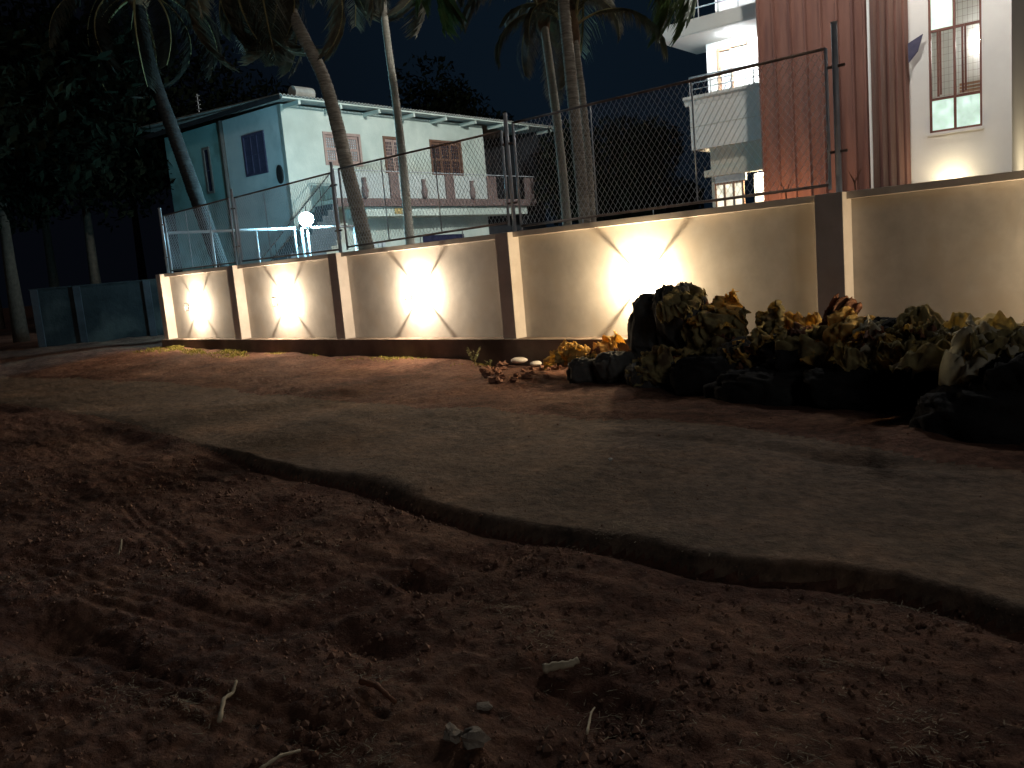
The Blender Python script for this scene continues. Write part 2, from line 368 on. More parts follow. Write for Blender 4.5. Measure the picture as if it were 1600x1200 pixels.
M['bulbwarm'] = emit('amber_bulb', (1, .76, .46), 10800)
for oo in (lamps[3], o):
    for ch in oo.children:
        if ch.name.startswith('bulb'): ch.material_slots[0].link = 'OBJECT'; ch.material_slots[0].material = M['bulbwarm']
# ---------------------------------------------------------------- chain link fence on the wall, one framed bay each
YC = 9.27
def wirefab(x0, x1, zb, zt, y, pitch=.082, r=.003):
    """crossing diagonal wires clipped to a (sheared) bay; zb,zt = functions of x"""
    mb = MB(); H = max(zt(x0) - zb(x0), zt(x1) - zb(x1)) + .2
    for sgn in (1, -1):
        c = x0 - H * 1.0
        while c < x1 + H:
            # line: x = c + sgn*s*.72 , z = base + s
            pts = []
            ss = np.linspace(-.1, H + .1, 60)
            for s in ss:
                x = c + sgn * .72 * s; z = zb(min(max(x, x0), x1)) * 0 + zb(x0) + s
                if x0 <= x <= x1 and zb(x) <= z <= zt(x): pts.append((x, y + sgn * .003, z))
            if len(pts) > 1: mb.tube([pts[0], pts[-1]], r, 3, False)
            c += pitch
    return mb
def zY(px, py, Y=YC): q = atY(px, py, Y); return q.x, q.z
bays = [ # left px top, right px top, bottom left, bottom right, mid bars px, label
    ((256, 337), (357, 310), (258, 424), (361, 411), (285, 321), 'chain link fence bay at the far left end of the wall'),
    ((366, 309), (517, 270), (372, 409), (522, 391), (411,), 'chain link fence bay in front of the bluish globe lamp'),
    ((529, 264), (783, 205), (535, 387), (792, 348), (600, 684), 'chain link fence bay in front of the old house balcony'),
    ((801, 192), (1290, 76), (809, 354), (1304, 288), (931, 1089), 'widest chain link fence bay, between the tall post and the red tower')]
for (a, b, c, d, mids, lab) in bays:
    x0, z0 = zY(*a); x1, z1 = zY(*b); xc, zc = zY(*c); xd, zd = zY(*d)
    e = empty('fence_bay', (x0, YC, zc), label=lab, cat='fence', group='chain link bays standing on the wall')
    def ob(mb, name, m, **k):
        o = mb.build(name, m, e, **k); o.location = (-x0, -YC, -zc); return o
    zt = lambda x: z0 + (z1 - z0) * (x - x0) / (x1 - x0)
    zb = lambda x: zc + (zd - zc) * (x - x0) / (x1 - x0)
    ob(MB().tube([(x0, YC, z0), (x1, YC, z1)], .017, 8), 'top_rail', M['rust'], smooth=True)
    ob(MB().tube([(x0, YC, zc), (x1, YC, zd)], .017, 8), 'bottom_rail', M['rust'], smooth=True)
    for X, za, zbt in ((x0, z0, zc - .05), (x1, z1, zd - .05)):
        ob(MB().tube([(X, YC, za), (X, YC, zbt)], .019, 8), 'side_rail', M['galv'], smooth=True)
    for mx in mids:
        X = atY(mx, 300, YC).x
        ob(MB().tube([(X, YC + .006, zt(X)), (X, YC + .006, zb(X))], .010, 6), 'upright_bar', M['galv'], smooth=True)
    ob(wirefab(x0, x1, zb, zt, YC), 'wire_mesh', M['wire'])
    # short feet that stand on the coping
    for t in (.25, .5, .75):
        X = x0 + (x1 - x0) * t; ob(MB().tube([(X, YC, zb(X) - .012), (X, YC, ZT)], .007, 6), 'foot', M['galv'])
posts = [((249, 326), .034, 'pale thick end post of the chain link fence at the far left'), ((361, 296), .026, 'tall fence post between the two leftmost chain link bays'), ((517, 254), .026, 'tall dark fence post just right of the bluish globe'),
         ((789, 178), .030, 'tall grey fence post standing on the pillar left of the slim palms'), ((1303, 36), .032, 'tallest fence post, in front of the red tower')]
for (a, r, lab) in posts:
    x, z = zY(a[0], a[1]); e = empty('fence_post', (x, YC, ZT), label=lab, cat='fence post', group='steel posts on the wall')
    MB().tube([(0, 0, -.1), (0, 0, z - ZT)], r, 10).build('pole', M['galv'], e, smooth=True)
    MB().tube([(0, 0, z - ZT), (0, 0, z - ZT + .012)], r + .004, 10).build('cap', M['galv'], e)
    for t in (.25, .75):
        MB().box((-.10, -.012, (z - ZT) * t - .014), (.10, .012, (z - ZT) * t + .014)).build('bracket', M['rust'], e)

# ---------------------------------------------------------------- inner white pipe fence running away from the wall, with globe lamp
XI = -20.25
def yi(px, py): q = atX(px, py, XI); return q.y, q.z
e = empty('pipe_fence', (XI, 9.5, 1.2), label='low white pipe fence behind the left chain link bays under the globe', cat='fence')
y0, z0 = yi(262, 364); y1, z1 = yi(462, 364); y2, z2 = yi(474, 363); y3, z3 = yi(560, 362)
def oi(mb, name, m, **k):
    o = mb.build(name, m, e, **k); o.location = (-XI, -9.5, -1.2); return o
oi(MB().tube([(XI, y0, z0), (XI, y1, z0)], .035, 8), 'top_rail', M['whitemetal'], smooth=True)
oi(MB().tube([(XI, y2, z0), (XI, y3, z0)], .035, 8), 'top_rail', M['whitemetal'], smooth=True)
for px in (262, 332, 402, 462, 474, 556):
    y = yi(px, 380)[0]; oi(MB().tube([(XI, y, z0), (XI, y, 1.0)], .035, 8), 'upright', M['whitemetal'], smooth=True)
oi(MB().tube([(XI, y0, 1.5), (XI, y3, 1.5)], .025, 8), 'bottom_rail', M['whitemetal'], smooth=True)
gq = atX(478.5, 342.5, XI)
e = empty('globe_lamp', (XI + .0, gq.y, .8), label='glowing bluish white globe lamp on a thin post behind the fence', cat='lamp')
MB().tube([(0, 0, 0), (0, 0, gq.z - .8 - .2)], .03, 8).build('post', M['whitemetal'], e, smooth=True)
MB().tube([(0, 0, gq.z - .8 - .22), (0, 0, gq.z - .8 - .15)], .07, 12).build('holder', M['lampmetal'], e)
mb = MB(); n = 20; vs = []
for i in range(13):
    a = math.pi * i / 12
    for k in range(n): t = 2 * math.pi * k / n; vs.append((.19 * math.sin(a) * math.cos(t), .19 * math.sin(a) * math.sin(t), gq.z - .8 + .19 * math.cos(a)))
mb.add(vs, [(i * n + k, i * n + (k + 1) % n, (i + 1) * n + (k + 1) % n, (i + 1) * n + k) for i in range(12) for k in range(n)]); mb.build('globe', M['globe'], e, smooth=True)

# ---------------------------------------------------------------- houses: local frames (u right, w deep)
DLT = .0943
U = Vector((math.cos(DLT), math.sin(DLT), 0)); W = Vector((-math.sin(DLT), math.cos(DLT), 0))
class House:
    def __init__(s, px, py, D, name, **k):
        p = atD(px, py, D); s.o = Vector((p.x, p.y, 0)); s.e = empty(name, s.o, DLT, **k)
    def S(s, px, py, w=0):      # pixel on a plane parallel to the road side -> (u, z)
        d = ray(px, py); t = (W.dot(s.o - CAM) + w) / W.dot(d); p = CAM + d * t - s.o; return U.dot(p), p.z
    def Fp(s, px, py, u=0):     # pixel on a plane that runs away from the road -> (w, z)
        d = ray(px, py); t = (U.dot(s.o - CAM) + u) / U.dot(d); p = CAM + d * t - s.o; return W.dot(p), p.z
    def b(s, mb, name, m, parent=None, **k): return mb.build(name, m, parent or s.e, **k)

H = House(437, 160, 30, 'old_house', label='two storey old house with teal side wall, sheet roof and long balcony', cat='house')
uL = H.S(256, 212)[0]; zE = H.S(437, 162)[1]; wR = H.Fp(753, 195)[0]; ZG = 1.2
zMid = H.S(437, 300)[1]
uP = H.S(354, 250)[0]
wEnd = H.Fp(838, 205)[0]
H.b(MB().box((uL, .0, ZG - 1), (uP, .2, zE)), 'side_wall', M['teal'], label='teal painted part of the side wall')
H.b(MB().box((uP + .002, .0, ZG - 1), (-.001, .2, zE)), 'side_wall', M['greyblue'], label='grey blue part of the side wall')
# front wall with real window openings
wins = []
for a, b, kind in (((503, 205), (567, 258), 0), ((597, 211), (636, 277), 1), ((670, 217), (725, 281), 2)):
    wa = H.Fp(*a)[0]; wb = H.Fp(*b)[0]; mid = H.Fp((a[0] + b[0]) / 2, a[1] + 3)[1]; low = H.Fp((a[0] + b[0]) / 2, b[1] - (2 if kind else -1))[1]
    wins.append((wa, wb, low, mid, kind))
fw = MB(); cur = .0
for wa, wb, lo, hi, kd in wins:
    fw.box((-.2, cur, ZG - 1), (0, wa, zE)); fw.box((-.2, wa, ZG - 1), (0, wb, lo)); fw.box((-.2, wa, hi), (0, wb, zE)); cur = wb
fw.box((-.2, cur, ZG - 1), (0, wR, zE)); H.b(fw, 'front_wall', M['oldwall'])
# lower front wall ends further back; recessed veranda at the right end
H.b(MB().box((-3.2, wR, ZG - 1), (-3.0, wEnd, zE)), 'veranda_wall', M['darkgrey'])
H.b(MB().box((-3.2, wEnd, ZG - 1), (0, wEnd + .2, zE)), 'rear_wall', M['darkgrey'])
for wa, wb, lo, hi, kd in wins:
    f = MB(); t = .10 if kd != 2 else .09
    f.box((-.12, wa, lo), (.03, wa + t, hi)); f.box((-.12, wb - t, lo), (.03, wb, hi)); f.box((-.12, wa + t, hi - t), (.03, wb - t, hi)); f.box((-.12, wa + t, lo), (.03, wb - t, lo + t))
    win = H.b(f, 'window', M['brownwood'] if kd else M['pinkwood'])
    n = 3 if kd == 0 else 2
    if kd == 2: n = 3
    wd = (wb - wa - 2 * t) / n; m_ = M['pinkwood'] if kd != 2 else M['brownwood']
    for i in range(n):
        a0 = wa + t + i * wd; s = MB(); x_ = -.04
        s.box((x_ - .03, a0 + .01, lo + t), (x_, a0 + .08, hi - t)); s.box((x_ - .03, a0 + wd - .08, lo + t), (x_, a0 + wd - .01, hi - t))
        mm = (lo + hi) / 2
        for zc in (lo + t, mm - .05, hi - t - .1): s.box((x_ - .03, a0 + .08, zc), (x_, a0 + wd - .08, zc + .1))
        nb = 4
        for k in range(1, nb):
            q = a0 + .08 + (wd - .16) * k / nb; s.box((x_ - .02, q - .012, lo + t), (x_ - .004, q + .012, hi - t))
        for zz0, zz1 in ((lo + t + .1, mm - .05), (mm + .05, hi - t - .1)):
            for k in range(1, 4):
                q = zz0 + (zz1 - zz0) * k / 4; s.box((x_ - .018, a0 + .08, q - .012), (x_ - .006, a0 + wd - .08, q + .012))
        H.b(s, 'shutter', m_, win)
    pm = M['palepane'] if kd == 0 else M['darkglass']
    H.b(MB().box((-.11, wa + t, lo + t), (-.1, wb - t, hi - t)), 'pane', pm, win)
# side windows
def swin(a, b, m, nx, nz, name='window'):
    u0, z1 = H.S(*a); u1, z0 = H.S(*b); f = MB()
    t = .09; f.box((u0 - t, -.05, z0 - t), (u0, .02, z1 + t)); f.box((u1, -.05, z0 - t), (u1 + t, .02, z1 + t)); f.box((u0, -.05, z1), (u1, .02, z1 + t)); f.box((u0, -.05, z0 - t), (u1, .02, z0))
    win = H.b(f, name, m)
    H.b(MB().box((u0, -.004, z0), (u1, .02, z1)), 'pane', M['darkglass'] if nx == 1 else M['purplewin'], win)
    g = MB()
    for i in range(1, nx): q = u0 + (u1 - u0) * i / nx; g.box((q - .025, -.035, z0), (q + .025, -.005, z1))
    for i in range(1, nz): q = z0 + (z1 - z0) * i / nz; g.box((u0, -.03, q - .02), (u1, -.006, q + .02))
    if nx > 1 or nz > 1: H.b(g, 'glazing_bar', M['purplewin'], win)
    return win
swin((381, 216), (417, 266), M['purplewin'], 3, 2)
swin((319, 235), (334, 298), M['pipe'], 1, 2)
uq, zq = H.S(441, 272); mb = MB(); n = 18
mb.prism([(uq - .09 + .17 * math.cos(2 * math.pi * k / n), zq + .33 * math.sin(2 * math.pi * k / n)) for k in range(n)], 1, -.06, -.001); H.b(mb, 'meter_box', M['lampmetal'])
u_, z_ = H.S(352, 186); u2_, _ = H.S(364, 300)
H.b(MB().tube([(uP, -.08, zE), (uP, -.08, ZG)], .085, 10), 'downpipe', M['pipe'], smooth=True)
# roof: corrugated sheets with overhang, low slope rising away from the front
ro = 1.0
def corr(u0, u1, w0, w1, zf, along='w', pitch=.16, amp=.03, th=.02):
    mb = MB(); n = int(abs((w1 - w0) if along == 'w' else (u1 - u0)) / pitch * 6); vs = []
    for i in range(n + 1):
        t = i / n; h = amp * math.sin(i * math.pi / 3)
        for uu in (0, 1):
            for dz in (0, th):
                if along == 'w': vs.append((u0 + (u1 - u0) * uu, w0 + (w1 - w0) * t, zf(u0 + (u1 - u0) * uu) + h + dz))
    fs = []
    for i in range(n):
        a = i * 4; b = a + 4
        fs += [(a, b, b + 2, a + 2), (a + 1, a + 3, b + 3, b + 1), (a, a + 1, b + 1, b), (a + 2, b + 2, b + 3, a + 3)]
    return mb.add(vs, fs)
zf = lambda u: zE + .10 - .04 * (u)
H.b(corr(uL - 1.2, ro, -.75, wEnd + .6, zf), 'roof', M['asb'])
for wq in np.linspace(.1, wEnd, 9):
    H.b(MB().box((0.002, wq, zE - .16), (ro - .12, wq + .1, zE - .02)), 'rafter', M['oldwall'])
H.b(MB().box((ro - .12, -.6, zE - .02), (ro - .06, wEnd + .5, zE + .03)), 'purlin', M['oldwall'])
H.b(MB().box((uL - 1.1, -.70, zE - .06), (ro - .1, -.64, zE + .10)), 'barge_board', M['darkgrey'])
rr = MB(); rr.tube([(ro - .45, .15, zf(.5) + .22), (ro - .45, 1.0, zf(.5) + .22)], .22, 14); H.b(rr, 'ridge_drum', M['asb'], smooth=False)
# rooftop aerial
ax = H.S(308, 150, 1)[0]; az = H.S(308, 147, 1)[1]
H.b(MB().tube([(ax, 1, zf(ax)), (ax, 1, az)], .02, 6), 'aerial_mast', M['galv'])
am = MB()
for k in range(5): am.box((ax - .14, .985, az - .1 - k * .17), (ax + .14, 1.015, az - .07 - k * .17))
H.b(am, 'aerial_bars', M['galv'])
# balcony along the front
bu = 1.25
wb0, zb1 = H.Fp(560, 310, bu); zb0 = H.Fp(650, 322, bu)[1]; zb1 = H.Fp(650, 310, bu)[1]; wbl = H.Fp(527, 310, bu)[0]; wb9 = H.Fp(838, 310, bu)[0]
zr = H.Fp(650, 269, bu)[1]
H.b(MB().box((.002, wbl, zb0 + .02), (bu - .06, wb9, zb1 - .02)), 'balcony_slab', M['oldwall'])
H.b(MB().box((bu - .058, wbl, zb0), (bu, wb9, zb1)), 'balcony_band', M['band'])
H.b(MB().tube([(bu - .03, wbl, zr), (bu - .03, wb9, zr)], .02, 8), 'handrail', M['galv'])
pxs = [(542, 556), (616, 632), (698, 708), (756, 772), (808, 820)]
piers = []
for a, b in [(610, 624), (697, 710), (762, 776), (822, 834)]:
    w0 = H.Fp(a, 290, bu)[0]; w1 = H.Fp(b, 290, bu)[0]; piers.append((w0, w1))
    H.b(MB().box((bu - .12, w0, zb1 + .002), (bu - .005, w1, zr - .06)), 'baluster_pier', M['band'])
    # two small urn balusters between
ws = [wbl] + [q for p in piers for q in p] + [wb9]
for i in range(0, len(ws) - 1, 2):
    a, b = ws[i] + .02, ws[i + 1] - .02
    if b - a < .2: continue
    if i >= 6: break
    g = MB(); zt_ = zr - .12; nz = 4; z0_ = zb1 + .002
    for k in range(nz + 1): z = z0_ + (zt_ - z0_) * k / nz; g.box((bu - .10, a, z), (bu - .05, b, z + .05))
    for k in range(nz):
        z = z0_ + (zt_ - z0_) * k / nz; nn = max(2, int((b - a) / .42))
        for j in range(nn + 1):
            q = a + (b - a) * (j + (.5 if k % 2 else 0)) / nn
            if q <= b: g.box((bu - .095, q - .03, z + .05), (bu - .055, min(q + .03, b), z + (zt_ - z0_) / nz))
    g.box((bu - .045, a, z0_), (bu - .04, b, zt_))
    H.b(g, 'lattice_screen', M['lattice'])
    bm_ = (a + b) / 2; u = MB(); zz = z0_; hh = (zt_ - z0_) * .82
    u.tube([(bu + .03, bm_, zz + hh * t) for t in (0, .15, .35, .6, .8, 1)], [.09, .11, .14, .09, .07, .10], 10)
    H.b(u, 'urn_baluster', M['band'], smooth=True)
# beam, sign plate and lower parts beneath the balcony
wn0 = H.Fp(600, 330, bu - .2)[0]; wn1 = H.Fp(824, 330, bu - .2)[0]; zn0 = H.Fp(700, 336, bu - .2)[1]
H.b(MB().box((.003, wbl + 1.5, zn0), (bu - .2, wn1, zb0 - .002)), 'soffit_beam', M['oldwall'])
w0, z1 = H.Fp(616, 325, bu - .19); w1, z0 = H.Fp(632, 334, bu - .19); H.b(MB().box((bu - .199, w0, z0), (bu - .17, w1, z1)), 'name_plate', mat('yellowed_plate', (.42, .30, .12), (.50, .37, .16), 9))
# stair up to the balcony
s0 = H.Fp(530, 274, bu); s1 = H.Fp(471, 315, bu)
wA, zA = wbl, zb1; wB = H.Fp(452, 372, bu)[0]; zB = ZG
ns = 14; st = MB(); wB = wbl - 3.6
for k in range(ns):
    ww = wA - (wA - wB) * (k + 1) / ns; zz = zb1 - (zb1 - zB - .2) * (k + 1) / ns
    st.box((.25, ww, max(ZG, zz - 1.25)), (bu, ww + (wA - wB) / ns - .002, zz))
H.b(st, 'staircase', M['stair'])
rl = MB(); rl.tube([(bu - .03, wbl, zr), (bu - .03, wB, zr - (zb1 - zB))], .022, 8)
rl.tube([(bu - .03, wbl, zr - .4), (bu - .03, wB, zr - (zb1 - zB) - .4)], .015, 8)
for k in range(0, 6): t = k / 5; rl.tube([(bu - .03, wbl + (wB - wbl) * t, zr - (zb1 - zB) * t), (bu - .03, wbl + (wB - wbl) * t, zr - (zb1 - zB) * t - .95)], .014, 6)
H.b(rl, 'stair_rail', M['lampmetal'])
# low openings behind the wall
for a, b, m_ in (((576, 378), (588, 386), 'palepane'), ((590, 377), (602, 385), 'palepane'), ((660, 368), (725, 376), 'darkglass')):
    w0, z1 = H.Fp(*a); w1, z0 = H.Fp(*b); H.b(MB().box((.002, w0, z0), (.03, w1, z1)), 'vent_window', M[m_])
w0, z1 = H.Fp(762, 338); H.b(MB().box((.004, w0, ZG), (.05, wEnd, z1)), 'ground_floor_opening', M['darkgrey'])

# ---------------------------------------------------------------- modern house
G = House(1362, 250, 19.5, 'modern_house', label='brightly lit white modern house with red ribbed tower and balconies', cat='house')
ZTOP = 11; ZM = .9
uT = G.S(1187, 150)[0]; wT = G.Fp(1421, 150)[0]; uW = G.S(1581, 150, wT)[0]
tower = G.b(MB().box((uT, 0, ZM), (0, wT + .3, ZTOP)), 'tower', M['redclad'])
def ribs(pxs, face, wdt, dep):
    for p in pxs:
        mb = MB()
        if face == 'S':
            u = G.S(p, 150)[0]; mb.prism([(u - wdt, -.002), (u - wdt * .45, -dep), (u + wdt * .45, -dep), (u + wdt, -.002)], 2, ZM, ZTOP)
            G.b(mb, 'rib', M['redclad'], tower)
        else:
            q = G.Fp(p, 150)[0]; mb.prism([(.002, q - wdt), (dep, q - wdt * .45), (dep, q + wdt * .45), (.002, q + wdt)], 2, ZM, ZTOP)
            G.b(mb, 'rib', M['redclad'], tower)
ribs([1190, 1213, 1238, 1262, 1286, 1311, 1335, 1354], 'S', .05, .065)
ribs([1374, 1387, 1400, 1412], 'F', .06, .05)
G.b(MB().box((-.012, -.06, ZM), (.035, -.003, ZTOP)), 'corner_trim', M['trimwhite'], tower)
# white wall with a real window opening
u0, z1 = G.S(1448, -70, wT); u1, z0 = G.S(1535, 203, wT); z0 = G.S(1491, 203, wT)[1]
fw = MB(); TH = .22
fw.box((.0, wT, ZM), (u0, wT + TH, ZTOP)); fw.box((u1, wT, ZM), (uW, wT + TH, ZTOP)); fw.box((u0, wT, ZM), (u1, wT + TH, z0)); fw.box((u0, wT, z1), (u1, wT + TH, ZTOP))
G.b(fw, 'street_wall', M['whitewall'])
G.b(MB().box((uW - .2, wT + TH + .002, ZM), (uW, wT + 9, ZTOP)), 'side_wall', M['whitewall'])
G.b(MB().box((u0 - .04, wT - .07, z0 - .07), (u1 + .04, wT + .0, z0 - .002)), 'window_sill', M['trimwhite'])
t = .055; f = MB(); zm1 = G.S(1491, 150, wT)[1]; zm2 = G.S(1491, 41, wT)[1]; uc = G.S(1491, 120, wT)[0]
f.box((u0, wT + .04, z0), (u0 + t, wT + .12, z1)); f.box((u1 - t, wT + .04, z0), (u1, wT + .12, z1)); f.box((uc - .03, wT + .045, z0), (uc + .03, wT + .115, z1))
for z in (z0, zm1 - .03, zm2 - .03, z1 - t): f.box((u0 + t, wT + .042, z), (u1 - t, wT + .118, z + .06))
wf = G.b(f, 'window', M['wframe'])
for (ua, ub) in ((u0 + t, uc - .03), (uc + .03, u1 - t)):
    G.b(MB().box((ua, wT + .078, z0 + .06), (ub, wT + .082, zm1 - .03)), 'pane', M['frost'], wf, label='frosted green lower pane')
G.b(MB().box((u0 + t, wT + .078, zm2 + .03), (uc - .03, wT + .082, z1 - t)), 'pane', M['frost'], wf, label='frosted green upper pane')
gr = MB()
for k in range(1, 26):
    z = z0 + .06 + (z1 - z0) * k / 26; gr.box((u0 + t, wT + .127, z), (u1 - t, wT + .132, z + .004))
for k in range(1, 11):
    u = u0 + (u1 - u0) * k / 11; gr.box((u - .002, wT + .135, z0), (u + .002, wT + .139, z1))
G.b(gr, 'grille', M['wframe'], wf)
for uu, dr in ((u0 + t + .02, 1), (uc + .05, 1)):   # two casement sashes standing open outward
    s = MB(); L_ = (u1 - u0) / 2 * .62; ang = R(68); 
    base = Vector((uu + (L_ * .35 if dr else 0), wT + .03, 0)); dv = Vector((math.cos(ang), -math.sin(ang), 0)) * L_
    for (qa, qb) in ((0, .14), (.86, 1)):
        pa = base + dv * qa; pb = base + dv * qb; nn = Vector((math.sin(ang), math.cos(ang), 0)) * .02
        s.add([(*(pa - nn).xy, zm1 + .05), (*(pb - nn).xy, zm1 + .05), (*(pb + nn).xy, zm1 + .05), (*(pa + nn).xy, zm1 + .05), (*(pa - nn).xy, zm2 - .05), (*(pb - nn).xy, zm2 - .05), (*(pb + nn).xy, zm2 - .05), (*(pa + nn).xy, zm2 - .05)],
              [(0, 3, 2, 1), (4, 5, 6, 7), (0, 1, 5, 4), (1, 2, 6, 5), (2, 3, 7, 6), (3, 0, 4, 7)])
    G.b(s, 'open_sash', M['wframe'], wf)
# room behind
rm = MB(); ra, rb = u0 - 1.0, u1 + .15; w0, w1 = wT + TH + .01, wT + 3.2; za, zb_ = z0 - 1.0, z1 + .2
rm.add([(ra, w1, za), (rb, w1, za), (rb, w1, zb_), (ra, w1, zb_)], [(0, 1, 2, 3)]); rm.add([(ra, w0, za), (ra, w1, za), (ra, w1, zb_), (ra, w0, zb_)], [(0, 1, 2, 3)])
rm.add([(rb, w0, za), (rb, w1, za), (rb, w1, zb_), (rb, w0, zb_)], [(0, 1, 2, 3)]); rm.add([(ra, w0, za), (rb, w0, za), (rb, w1, za), (ra, w1, za)], [(0, 1, 2, 3)]); rm.add([(ra, w0, zb_), (rb, w0, zb_), (rb, w1, zb_), (ra, w1, zb_)], [(0, 1, 2, 3)])
G.b(rm, 'room', M['whitewall'])
lm = MB(); lm.box((uc + .0, w1 - .14, zm2 + .05), (uc + .7, w1 - .08, zm2 + .13)); G.b(lm, 'tube_light', M['glow_room'])
sl = MB()
for k in range(9): sl.box((u0 + .15, w1 - .3, zm1 - .1 + k * .09), (u0 + .95, w1 - .25, zm1 - .04 + k * .09))
G.b(sl, 'slatted_shelf', M['woodlight'])
# dark wedge panel standing in for a cast shadow at the tower edge
a = G.S(1420, 68, wT - .3); b_ = G.S(1442, 53, wT - .3); c = G.S(1421, 98, wT - .3)
mb = MB(); mb.prism([(a[0] - .02, a[1]), (b_[0], b_[1]), (G.S(1434, 80, wT - .3)[0], G.S(1434, 80, wT - .3)[1]), (c[0] - .02, c[1])], 1, wT - .32, wT - .27); G.b(mb, 'shadow_wedge', M['purplewin'])
# uplighters at the wall foot (behind the boundary wall)
def fixture(u, wv, z, m_, name='uplighter', s=.1):
    mb = MB(); mb.prism([(u + s * math.cos(2 * math.pi * k / 12), wv + s * math.sin(2 * math.pi * k / 12)) for k in range(12)], 2, z, z + .01)
    fx = G.b(MB().tube([(u, wv, z - .15), (u, wv, z - .003)], s * 1.15, 12), name, M['lampmetal'])
    G.b(mb, 'lens', m_, fx)
uu, zz = G.S(1488, 272, wT); fixture(uu, wT - .34, zz - .38, M['uplight']); fixture(uW + .9, wT + 1.4, zz - .5, M['uplight'], s=.13)  # second uplighter is unseen, added to brighten the side wall
uu, zz = G.S(1240, 300, 0); fixture(uu - .1, -.85, zz - 1.0, M['washer'], s=.12)
# unseen lamp on a long arm, added to light the tower and walls
zl_ = 9.6; ur_ = .35; wr_ = -4.6
G.b(MB().tube([(-.3, -.04, zl_), (ur_, wr_, zl_ + .25)], .04, 8), 'fill_light_arm', M['lampmetal'])
hd = G.b(MB().box((ur_ - .16, wr_ - .16, zl_ + .17), (ur_ + .16, wr_ + .16, zl_ + .32)), 'fill_light_head', M['lampmetal'])
bl = MB(); bl.tube([(ur_, wr_, zl_ + z) for z in (-.14, -.11, -.03, .06, .12, .165)], [.03, .085, .125, .125, .09, .05], 14); G.b(bl, 'bulb', M['fill_downlight'], hd, smooth=True)
ub_ = uW - .3; wb_ = wT - 1.7
G.b(MB().tube([(ub_, wT - .002, zl_ + .6), (ub_, wb_, zl_ + .9)], .03, 8), 'fill_light_arm', M['lampmetal'])
bl = MB(); bl.tube([(ub_, wb_, zl_ + .65 + z) for z in (-.14, -.11, -.03, .06, .12, .22)], [.03, .085, .125, .125, .09, .05], 14); G.b(bl, 'bulb', M['fill_downlight2'], smooth=True)  # unseen second bulb, added to brighten the tower side and street wall
# balconies to the left of the tower
wB_ = 1.6
ul, zt1 = G.S(1028, 45, wB_); zl1 = G.S(1030, 67, wB_)[1]
wr = G.Fp(1089, 87, ul)[0]
G.b(MB().box((ul, wB_, zl1), (uT + .0, wr, zt1)), 'roof_slab', M['whitewall'])
G.b(MB().box((ul - .012, wB_ - .03, zl1 + .03), (uT, wB_ - .001, zt1 + .012)), 'slab_fascia', M['fascia'])
wwall = wr - .9
uw1 = G.S(1105, 110, wwall)[0]
# balcony parapet
up_, zp1 = G.S(1077, 157, wB_); zp0 = G.S(1077, 236, wB_)[1]; zg = G.S(1090, 198, wB_)[1]
G.b(MB().box((up_, wB_ - .02, zp0), (uT, wB_ + .12, zg - .012)), 'parapet', M['fascia'])
G.b(MB().box((up_, wB_ - .02, zg + .012), (uT, wB_ + .12, zp1)), 'parapet', M['fascia'])
G.b(MB().box((up_ + .02, wB_ + .0, zg - .011), (uT, wB_ + .1, zg + .011)), 'parapet_groove', M['cream'])
G.b(MB().box((up_, wB_ + .121, zp0), (up_ + .14, wr, zp1)), 'parapet_return', M['fascia'])
G.b(MB().prism([(wB_ - .14, zp1 + .002), (wB_ - .14, zp1 + .08), (wB_ + .12, zp1 + .08), (wB_ + .12, zp1 + .002), (wB_ - .021, zp1 - .16), (wB_ - .06, zp1 - .05)], 0, up_ - .13, uT), 'cornice', M['fascia'])
G.b(MB().box((up_ + .142, wB_ + .122, zp0 + .1), (uT, wr, zp0 + .28)), 'balcony_floor', M['whitewall'])
rl = MB(); zrr = zp1 + .6
for k, zz in enumerate((zrr, zrr - .16, zrr - .32)): rl.tube([(up_ - .0, wB_ + .06, zz), (uT, wB_ + .06, zz)], .022 if k == 0 else .013, 8)
for k in range(5): q = up_ + (uT - up_) * k / 4.3; rl.tube([(q, wB_ + .06, zp1 + .07), (q, wB_ + .06, zrr)], .016, 8)
G.b(rl, 'balcony_railing', M['steel'])
# upper-storey wall with timber door
ud0 = G.S(1122, 110, wwall)[0]; ud1 = G.S(1146, 110, wwall)[0]; zdh = G.S(1130, 74, wwall)[1]
zfl = zp0 + .28
G.b(MB().box((uw1, wwall, zfl), (ud0, wwall + .2, zl1)), 'balcony_wall', M['whitewall'])
G.b(MB().box((ud0, wwall, zdh), (ud1, wwall + .2, zl1)), 'balcony_wall', M['whitewall'])
G.b(MB().box((ud1, wwall, zfl), (uT + 1, wwall + .2, zl1)), 'balcony_wall', M['whitewall'])
d = MB(); d.box((ud0, wwall - .03, zfl), (ud0 + .07, wwall + .12, zdh)); d.box((ud1 - .07, wwall - .03, zfl), (ud1, wwall + .12, zdh)); d.box((ud0 + .07, wwall - .03, zdh - .09), (ud1 - .07, wwall + .12, zdh))
dr_ = G.b(d, 'door', M['woodlight']); G.b(MB().box((ud0 + .07, wwall + .05, zfl), (ud1 - .07, wwall + .08, zdh - .09)), 'door_leaf', M['palepane'], dr_)
G.b(MB().box((ud1, wwall - .1, zdh - .06), (ud1 + .45, wwall - .002, zdh + .05)), 'door_pelmet', M['woodlight'])
lm = MB(); lm.box((uw1 + 1.0, wwall - .8, zl1 - .05), (uw1 + 1.35, wwall - .45, zl1 - .004)); G.b(lm, 'ceiling_light', M['glow_cool'])
